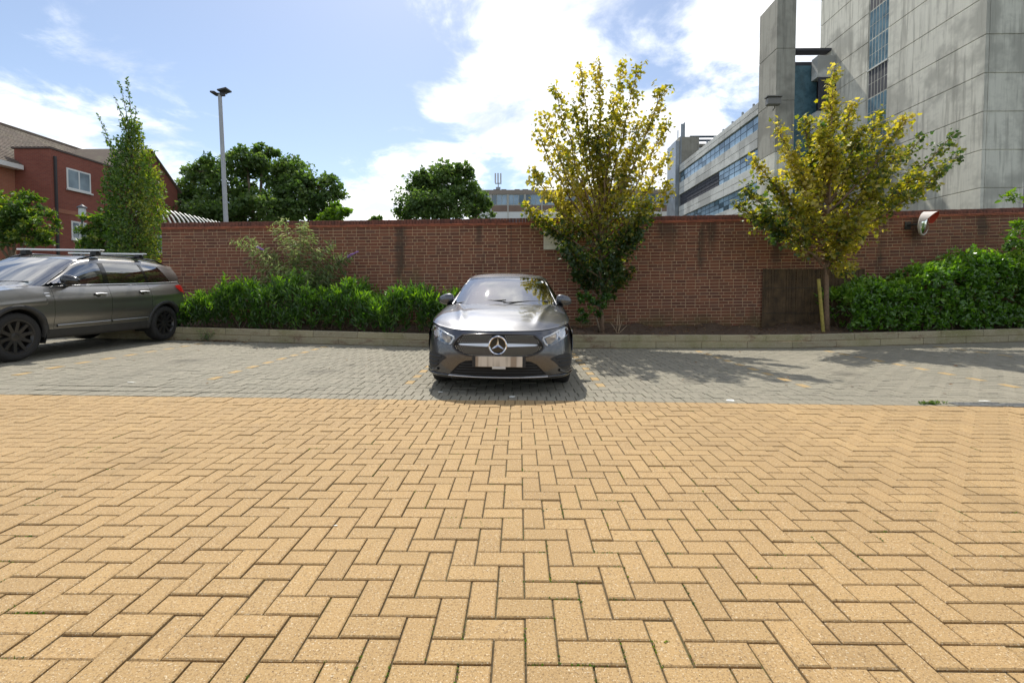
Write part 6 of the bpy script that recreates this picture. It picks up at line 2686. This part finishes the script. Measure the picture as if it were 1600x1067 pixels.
    def gout(s=1.0):
        top, bot, wid = 0.112 * s, 0.120 * s, gw * s
        o = []
        for t in np.linspace(0, 1, 13):                       # upper edge, gently bowed
            o.append((wid * 0.80 * (1 - 2 * t), gz + top - 0.012 * (1 - 2 * t) ** 2))
        for t in np.linspace(0, 1, 8)[1:]:                    # down to the left waist
            o.append((-wid * (0.80 + 0.20 * math.sin(t * math.pi / 2)), gz + (top - 0.012) * (1 - t) - 0.03 * t))
        for t in np.linspace(0, 1, 8)[1:]:
            o.append((-wid * (1.0 - 0.42 * t ** 1.3), gz - 0.03 - (bot - 0.03) * math.sin(t * math.pi / 2) ** 0.9))
        for t in np.linspace(0, 1, 9)[1:]:
            o.append((wid * 0.58 * (-1 + 2 * t), gz - bot))
        for t in np.linspace(1, 0, 8)[1:]:
            o.append((wid * (1.0 - 0.42 * t ** 1.3), gz - 0.03 - (bot - 0.03) * math.sin(t * math.pi / 2) ** 0.9))
        for t in np.linspace(1, 0, 8)[1:-1]:
            o.append((wid * (0.80 + 0.20 * math.sin(t * math.pi / 2)), gz + (top - 0.012) * (1 - t) - 0.03 * t))
        return o
    go = gout()
    gr = applique('grille', go, F, M['void'], root, 0.004, 0.04)
    strip('grille_frame', go, F, 0.017, M['black_gloss'], gr, 0.013, 0.0, closed=True)
    studs = MB()

    def inside(p, poly):
        c = False
        for i in range(len(poly)):
            a, b = poly[i], poly[i - 1]
            if (a[1] > p[1]) != (b[1] > p[1]) and p[0] < (b[0] - a[0]) * (p[1] - a[1]) / (b[1] - a[1]) + a[0]:
                c = not c
        return c
    gi = gout(0.95)
    for iz in range(-5, 6):
        for ix in range(-18, 19):
            x_, z_ = ix * 0.0275 + (0.01375 if iz % 2 else 0), gz + iz * 0.0215 + 0.0
            z_ += 0.0016 * abs(ix) * (0.2 if iz > 0 else -0.15)
            if not inside((x_, z_), gi) or math.hypot(x_, z_ - gz) < 0.115 or abs(z_ - (gz - 0.004)) < 0.016:
                continue
            c, n = F(x_, z_)
            w, hh = 0.0037, 0.0056
            b = c + n * 0.010
            studs.add([b + Vector((-w, 0, -hh)), b + Vector((w, 0, -hh)), b + Vector((w, 0, hh)), b + Vector((-w, 0, hh)), c], [(0, 1, 2, 3), (1, 0, 4), (2, 1, 4), (3, 2, 4), (0, 3, 4)])
    tag(studs.build('grille_studs', M['silver'], gr), kind='stuff')
    for sgn in (1, -1):
        ol = [(sgn * 0.095, gz + 0.013), (sgn * 0.42, gz + 0.006), (sgn * 0.445, gz - 0.003), (sgn * 0.42, gz - 0.012), (sgn * 0.095, gz - 0.02)]
        applique('grille_bar', ol, F, M['silver'], gr, 0.024, 0.03)
    c, n = F(0, gz - 0.002)
    em = MB()
    c = c + Vector((0, -0.022, 0))
    N = 40
    for k in range(N):
        pass
    ringv = [(0.084, 0.0), (0.088, -0.012), (0.096, -0.016), (0.104, -0.010), (0.107, 0.004), (0.107, 0.02)]
    em.lathe([(r_, d) for r_, d in ringv], N, 'y', c)
    for k in range(3):
        a = math.pi / 2 + k * 2 * math.pi / 3
        tip = c + Vector((math.cos(a) * 0.088, -0.006, math.sin(a) * 0.088))
        l_ = c + Vector((math.cos(a + 1.05) * 0.016, -0.002, math.sin(a + 1.05) * 0.016))
        r_ = c + Vector((math.cos(a - 1.05) * 0.016, -0.002, math.sin(a - 1.05) * 0.016))
        top = c + Vector((0, -0.016, 0))
        em.add([tip, l_, r_, top], [(0, 1, 3), (0, 3, 2), (1, 2, 3)])
    eo = em.build('star_emblem', M['chrome'], root)
    bk = MB()
    bk.lathe([(0.0001, 0.0), (0.088, 0.0)], N, 'y', c + Vector((0, 0.006, 0)))
    bk.build('emblem_backing', M['black_gloss'], eo)
    # headlamps
    for sgn in (1, -1):
        ol = [(sgn * a, b) for a, b in ((.495, .625), (.59, .655), (.70, .705), (.785, .732), (.815, .725), (.824, .690), (.80, .640), (.72, .588), (.62, .545), (.555, .530), (.525, .550))]
        hl = applique('headlight', ol, F, M['black_gloss'], root, 0.003, 0.03)
        inner = [(sgn * a, b) for a, b in ((.535, .615), (.62, .643), (.66, .655), (.65, .597), (.60, .560), (.560, .550))]
        applique('reflector', inner, F, M['amber_tone'], hl, 0.0055, 0.03)
        proj = [(sgn * (0.735 + 0.034 * math.cos(t)), 0.655 + 0.036 * math.sin(t)) for t in np.linspace(0, 2 * math.pi, 20, False)]
        applique('projector_lens', proj, F, M['white_lens'], hl, 0.0065, 0.03)
        strip('lamp_bezel', [(sgn * (0.735 + 0.041 * math.cos(t)), 0.655 + 0.043 * math.sin(t)) for t in np.linspace(0, 2 * math.pi, 28, False)], F, 0.012, M['chrome'], hl, 0.010, 0.0, True)
        strip('daytime_light', [(sgn * a, b) for a, b in ((.505, .618), (.59, .647), (.70, .696), (.78, .721), (.806, .712), (.808, .69))], F, 0.016, M['white_lens'], hl, 0.009, 0.0)
        strip('lamp_divider', [(sgn * a, b) for a, b in ((.672, .675), (.682, .640), (.675, .605))], F, 0.016, M['chrome'], hl, 0.009, 0.0)
        strip('lamp_inner_edge', [(sgn * a, b) for a, b in ((.506, .614), (.535, .560), (.560, .543))], F, 0.020, M['white_lens'], hl, 0.008, 0.0)
        cov = [(sgn * a, b) for a, b in ((.495, .625), (.59, .655), (.70, .705), (.785, .732), (.815, .725), (.824, .690), (.80, .640), (.72, .588), (.62, .545), (.555, .530), (.525, .550))]
        applique('lamp_cover', cov, F, M['lampglass'], hl, 0.0135, 0.03, 0.010)
        # outer air intake with fins
        ol = [(sgn * a, b) for a, b in ((.845, .425), (.80, .438), (.70, .432), (.61, .405), (.595, .385), (.64, .360), (.70, .300), (.745, .262), (.80, .250), (.845, .262), (.862, .33))]
        it = applique('side_intake', ol, F, M['black_matt'], root, 0.003, 0.03)
        for zf in (.392, .345, .300):
            strip('intake_fin', [(sgn * x_, zf + 0.004) for x_ in np.linspace(.66 if zf > .36 else .70, .845, 8)], F, 0.016, M['black_matt'], it, 0.012, 0.0)
        strip('bumper_flick', [(sgn * a, b) for a, b in ((.70, .262), (.74, .240), (.80, .228), (.862, .236))], F, 0.030, M['paint_merc'], root, 0.022, 0.0)
    # lower intake, lip and plate
    ol = [(-.555, .218), (-.50, .275), (-.44, .335), (-.37, .368), (-.25, .378), (0, .380), (.25, .378), (.37, .368), (.44, .335), (.50, .275), (.555, .218), (.30, .205), (0, .200), (-.30, .205)]
    li = applique('lower_intake', ol, F, M['void'], root, 0.003, 0.04)
    for zf in (.245, .275, .305, .335):
        wv = 0.52 - (zf - 0.22) * 0.9
        strip('intake_slat', [(x_, zf) for x_ in np.linspace(-wv, wv, 24)], F, 0.010, M['black_matt'], li, 0.008, 0.0)
    strip('front_lip', [(x_, .186 + 0.02 * (abs(x_) / .86) ** 2) for x_ in np.linspace(-.862, .862, 50)], F, 0.026, M['black_gloss'], root, 0.026, 0.0)
    strip('lip_trim', [(x_, .196 + 0.008 * (abs(x_) / .6) ** 2) for x_ in np.linspace(-.56, .56, 34)], F, 0.010, M['silver'], root, 0.032, 0.0)
    c, n = F(0, .37)
    pl = MB()
    pl.bevel_box(-0.262, 0.262, -0.010, 0.0, -0.057, 0.057, 0.003)
    po = pl.build('number_plate', M['plate'], root)
    po.location = (0.015, c.y - 0.028, .372)
    po['label'] = 'pale number plate with its characters blurred away'
    ph = MB()
    ph.box(-0.30, 0.30, -0.002, 0.05, -0.063, 0.063)
    p2 = ph.build('plate_holder', M['black_matt'], po)
    p2.location = (0, 0.003, 0)
    tb = MB()
    tb.bevel_box(-0.075, 0.075, -0.012, 0.012, -0.014, 0.010, 0.003)
    t2 = tb.build('plate_tab', simple('pale_tab', (0.6, 0.58, 0.54), 0.5), po)
    t2.location = (0.0, -0.004, -0.066)
    # screen frit, permit and rear-view mirror
    S_ = g['screen']
    V, Fc = [], []
    for k in range(31):
        v = -1 + 2 * k / 30
        for u in (0.93, 1.0):
            p = S_.ev(u, abs(v)); p[0] *= (1 if v >= 0 else -1)
            V.append(tuple(p + np.array([0, -0.0, 0.003])))
    for k in range(30):
        Fc.append((2 * k, 2 * k + 2, 2 * k + 3, 2 * k + 1))
    mk('screen_band', V, Fc, M['black_gloss'], root, True)
    p = S_.ev(0.80, 0.62)
    m_ = MB()
    m_.box(-0.055, 0.055, -0.002, 0.002, -0.03, 0.03)
    o = m_.build('permit', simple('white_permit', (0.8, 0.8, 0.78), 0.5), root)
    o.location = (p[0], p[1] + 0.03, p[2] - 0.004)
    o.rotation_euler = (R(-58), 0, 0)
    m_ = MB()
    m_.bevel_box(-0.11, 0.11, -0.015, 0.015, -0.03, 0.03, 0.01)
    o = m_.build('rear_view_mirror', M['black_matt'], root)
    o.location = (0, 1.95, 1.22)
    return root


hatchback()


# ------------------------------------------------------------------ the grey crossover at the left
def crossover():
    cx, ny = -7.93, 5.56
    root = empty('crossover_car', (cx, ny, zg(-7.9, 8.0) + 0.0))
    root.rotation_euler = (R(0.35), R(0.9), 0)
    tag(root, 'warm grey crossover with silver roof bars parked at the left edge', 'car')
    L = 4.53
    front = [
        [(0, .06, .86), (.26, .07, .86), (.50, .11, .865), (.67, .20, .885), (.76, .31, .905), (.81, .42, .925)],
        [(0, .01, .70), (.26, .02, .70), (.52, .06, .70), (.70, .15, .70), (.80, .28, .70), (.865, .45, .70)],
        [(0, .00, .50), (.26, .01, .50), (.52, .05, .50), (.71, .14, .50), (.81, .27, .50), (.880, .46, .50)],
        [(0, .03, .26), (.26, .04, .26), (.52, .08, .26), (.70, .17, .26), (.80, .29, .26), (.866, .46, .27)],
    ]
    hood = [
        [(0, .055, .865), (.26, .065, .865), (.50, .105, .87), (.67, .195, .89), (.76, .305, .91), (.81, .42, .93)],
        [(0, .33, .965), (.27, .335, .963), (.53, .37, .958), (.70, .44, .958), (.785, .52, .966), (.832, .60, .975)],
        [(0, .70, 1.035), (.28, .705, 1.033), (.54, .73, 1.026), (.72, .79, 1.018), (.80, .85, 1.016), (.840, .92, 1.018)],
        [(0, 1.10, 1.085), (.28, 1.115, 1.083), (.53, 1.17, 1.076), (.69, 1.27, 1.066), (.765, 1.35, 1.06), (.806, 1.42, 1.056)],
    ]
    screen = [
        [(0, 1.08, 1.08), (.28, 1.095, 1.078), (.53, 1.15, 1.072), (.68, 1.25, 1.064), (.755, 1.36, 1.062)],
        [(0, 1.36, 1.24), (.27, 1.375, 1.237), (.51, 1.43, 1.228), (.65, 1.52, 1.218), (.715, 1.61, 1.212)],
        [(0, 1.64, 1.395), (.26, 1.655, 1.391), (.48, 1.70, 1.379), (.61, 1.78, 1.365), (.665, 1.85, 1.357)],
        [(0, 1.90, 1.515), (.25, 1.91, 1.511), (.45, 1.945, 1.499), (.57, 2.0, 1.485), (.615, 2.04, 1.475)],
    ]
    roof = [
        [(0, 1.90, 1.518), (.25, 1.91, 1.514), (.45, 1.945, 1.502), (.57, 2.0, 1.488), (.635, 2.04, 1.462)],
        [(0, 2.4, 1.588), (.25, 2.4, 1.585), (.45, 2.4, 1.574), (.58, 2.4, 1.557), (.650, 2.4, 1.530)],
        [(0, 3.1, 1.602), (.25, 3.1, 1.599), (.45, 3.1, 1.588), (.58, 3.1, 1.570), (.648, 3.1, 1.540)],
        [(0, 3.8, 1.575), (.25, 3.8, 1.572), (.44, 3.8, 1.560), (.56, 3.8, 1.540), (.625, 3.8, 1.505)],
        [(0, 4.28, 1.52), (.25, 4.28, 1.517), (.42, 4.27, 1.503), (.53, 4.25, 1.478), (.59, 4.20, 1.435)],
    ]
    rearglass = [
        [(0, 4.27, 1.50), (.25, 4.27, 1.497), (.45, 4.25, 1.48), (.58, 4.19, 1.44)],
        [(0, 4.44, 1.14), (.27, 4.43, 1.14), (.52, 4.39, 1.13), (.70, 4.29, 1.12)],
    ]
    rear = [
        [(0, 4.43, 1.145), (.27, 4.425, 1.145), (.53, 4.385, 1.14), (.71, 4.28, 1.13), (.79, 4.14, 1.12)],
        [(0, 4.49, .90), (.27, 4.485, .90), (.55, 4.45, .90), (.75, 4.34, .90), (.862, 4.14, .90)],
        [(0, 4.53, .60), (.27, 4.52, .60), (.56, 4.48, .60), (.77, 4.37, .60), (.885, 4.14, .60)],
        [(0, 4.47, .34), (.27, 4.46, .34), (.54, 4.42, .34), (.75, 4.32, .34), (.862, 4.14, .34)],
    ]
    cfg = dict(paint=M['paint_suv'], front=front, hood=hood, screen=screen, roof=roof, rear=rear, rearglass=rearglass, L=L,
               W=[(.42, .872), (.7, .888), (.9, .895), (1.6, .886), (2.6, .888), (3.5, .896), (4.14, .880)],
               xtop=[(.42, .812), (.60, .832), (.92, .836), (1.42, .806), (2.4, .790), (3.3, .780), (4.14, .762)],
               zhi=[(.42, .928), (.60, .975), (.92, 1.018), (1.42, 1.056), (2.4, 1.085), (3.3, 1.115), (3.8, 1.14), (4.14, 1.165)],
               sill=[(.42, .30), (1.3, .30), (3.2, .31), (4.14, .36)], sill_up=0.11, zmid=0.50, crease=0.014, tuck=0.055,
               arches=[(.905, .345, .392), (3.67, .345, .392)], wheel_r=0.343, wheel_w=0.215, wheel_in=0.03, spokes=10, arch_trim=(0.055, 'cladding'),
               split=[('front_wing', .422, 1.42), ('front_door', 1.42, 2.42), ('rear_door', 2.42, 3.30), ('rear_quarter', 3.30, 4.142)],
               belt=None, cant=[(1.36, .772, 1.064), (1.66, .690, 1.235), (2.04, .640, 1.462), (2.4, .652, 1.522), (3.1, .650, 1.532), (3.8, .628, 1.496), (4.2, .594, 1.430)],
               glass_span=(1.42, 4.12), panes=[('front_window', 1.48, 2.36, 1.48, 2.34, 'carglass'), ('rear_window', 2.46, 3.30, 2.44, 3.18, 'carglass_dark'), ('quarter_window', 3.36, 3.92, 3.24, 3.66, 'carglass_dark')],
               pillars=[('door_pillar', 2.36, 2.46, 2.34, 2.44, 'black_gloss'), ('rear_door_pillar', 3.30, 3.36, 3.18, 3.24, 'black_gloss'), ('rear_pillar', 3.92, 4.15, 3.66, 4.20, 'paint')],
               waist='silver', handles=[(2.22, .93), (3.14, .96)], mirror=(1.62, 1.145, .935), mirror_mat=M['black_gloss'], floor=0.25, cowl=(1.12, 1.06), seat_y=(2.2, 3.15), wheel_side=-0.36,
               handle_mat=M['silver'])
    g = build_car(cfg, root)
    F = g['front'].at_xz
    Rr = g['rear'].at_xz
    for sgn in (1, -1):
        V, Fc = [], []
        for k in range(15):
            t = k / 14
            a = g['screen'].ev(t, 1.0) + np.array([0.003, -0.004, 0.006])
            y = 1.38 + (2.06 - 1.38) * t
            b = np.array([g['Cx'](y) - 0.006, y, g['Cz'](y) - 0.004])
            m1 = (a + b) / 2 + np.array([0.005, -0.005, 0.005])
            for p in (a + np.array([-0.012, 0, 0.002]), a, m1, b):
                V.append((sgn * p[0], p[1], p[2]))
        for k in range(14):
            for q in range(3):
                f = (k * 4 + q, k * 4 + q + 1, k * 4 + q + 5, k * 4 + q + 4)
                Fc.append(f if sgn > 0 else f[::-1])
        mk('windscreen_pillar', V, Fc, M['paint_suv'], root, True)
        side = g['side'](sgn)
        # tail lamp wrapping the rear corner
        ol = [(3.985, 1.085), (4.06, 1.10), (4.125, 1.10), (4.125, .955), (4.07, .97), (4.01, 1.03)]
        applique('tail_light', ol, side, M['red_lens'], root, 0.012, 0.03)
        ol = [(sgn * a, b) for a, b in ((.665, 1.10), (.80, 1.09), (.845, .98), (.84, .93), (.74, .95), (.68, 1.0))]
        applique('tail_light', ol, Rr, M['red_lens'], root, 0.012, 0.03)
        # rubbing strip on the doors, wing badge and fog reflector
        strip('door_moulding', [(y, .455 + 0.012 * (y - 1.4)) for y in np.linspace(1.47, 2.40, 20)], side, 0.040, M['paint_suv'], root, 0.016, 0.0)
        strip('door_moulding', [(y, .455 + 0.012 * (y - 1.4)) for y in np.linspace(2.44, 3.22, 18)], side, 0.040, M['paint_suv'], root, 0.016, 0.0)
        applique('indicator_lamp', [(1.33 + 0.035 * math.cos(t), .915 + 0.013 * math.sin(t)) for t in np.linspace(0, 2 * math.pi, 16, False)], side, M['white_lens'], root, 0.008)
        applique('wing_badge', [(1.285, .948), (1.365, .952), (1.365, .964), (1.285, .960)], side, M['chrome'], root, 0.006)
        # headlamp and fog lamp on the nose
        ol = [(sgn * a, b) for a, b in ((.46, .80), (.60, .84), (.74, .90), (.80, .905), (.84, .86), (.82, .79), (.72, .735), (.56, .725), (.48, .745))]
        hl = applique('headlight', ol, F, M['black_gloss'], root, 0.003, 0.03)
        applique('projector_lens', [(sgn * (0.62 + 0.05 * math.cos(t)), 0.785 + 0.04 * math.sin(t)) for t in np.linspace(0, 2 * math.pi, 18, False)], F, M['white_lens'], hl, 0.007)
        applique('lamp_cover', ol, F, M['lampglass'], hl, 0.0135, 0.03, 0.01)
        applique('fog_light', [(sgn * (0.66 + 0.06 * math.cos(t)), 0.41 + 0.05 * math.sin(t)) for t in np.linspace(0, 2 * math.pi, 18, False)], F, M['white_lens'], root, 0.006)
        # roof rails
        m_ = MB()
        pts = []
        for k in range(13):
            t = k / 12
            y = 2.10 + 2.0 * t
            lift = 0.055 * min(1, 6 * t, 6 * (1 - t))
            pts.append(Vector((sgn * (g['Cx'](y) - 0.045), y, g['Cz'](y) + 0.020 + lift)))
        m_.tube(pts, 0.018, 8)
        m_.build('roof_rail', M['black_gloss'], root, True)
    for y in (2.42, 3.34):
        m_ = MB()
        z = g['Cz'](y) + 0.155
        m_.bevel_box(-0.73, 0.73, y - 0.045, y + 0.045, z - 0.016, z + 0.016, 0.008)
        cb = m_.build('roof_bar', M['silver'], root)
        for sgn in (1, -1):
            m_ = MB()
            x_ = sgn * (g['Cx'](y) - 0.045)
            m_.bevel_box(x_ - 0.05, x_ + 0.05, y - 0.05, y + 0.05, g['Cz'](y) + 0.06, z - 0.017, 0.012)
            m_.build('bar_foot', M['black_matt'], cb)
    ol = [(-.42, .66), (-.46, .74), (-.40, .80), (0, .81), (.40, .80), (.46, .74), (.42, .66), (0, .645)]
    gr = applique('grille', ol, F, M['void'], root, 0.004, 0.04)
    for z in (.69, .73, .77):
        strip('grille_bar', [(x_, z) for x_ in np.linspace(-.40, .40, 16)], F, 0.014, M['chrome'], gr, 0.012, 0.0)
    applique('lower_intake', [(-.50, .33), (-.46, .50), (.46, .50), (.50, .33)], F, M['black_matt'], root, 0.004, 0.04)
    applique('rear_plate', [(-.26, .74), (.26, .74), (.26, .85), (-.26, .85)], Rr, M['plate'], root, 0.01, 0.05)
    # paper on the dashboard
    m_ = MB()
    m_.box(-0.07, 0.07, -0.05, 0.05, 0, 0.004)
    o = m_.build('paper_slip', simple('white_paper', (0.8, 0.8, 0.78), 0.6), root)
    o.location = (0.52, 1.36, 1.10)
    o.rotation_euler = (R(20), 0, 0)
    return root


crossover()
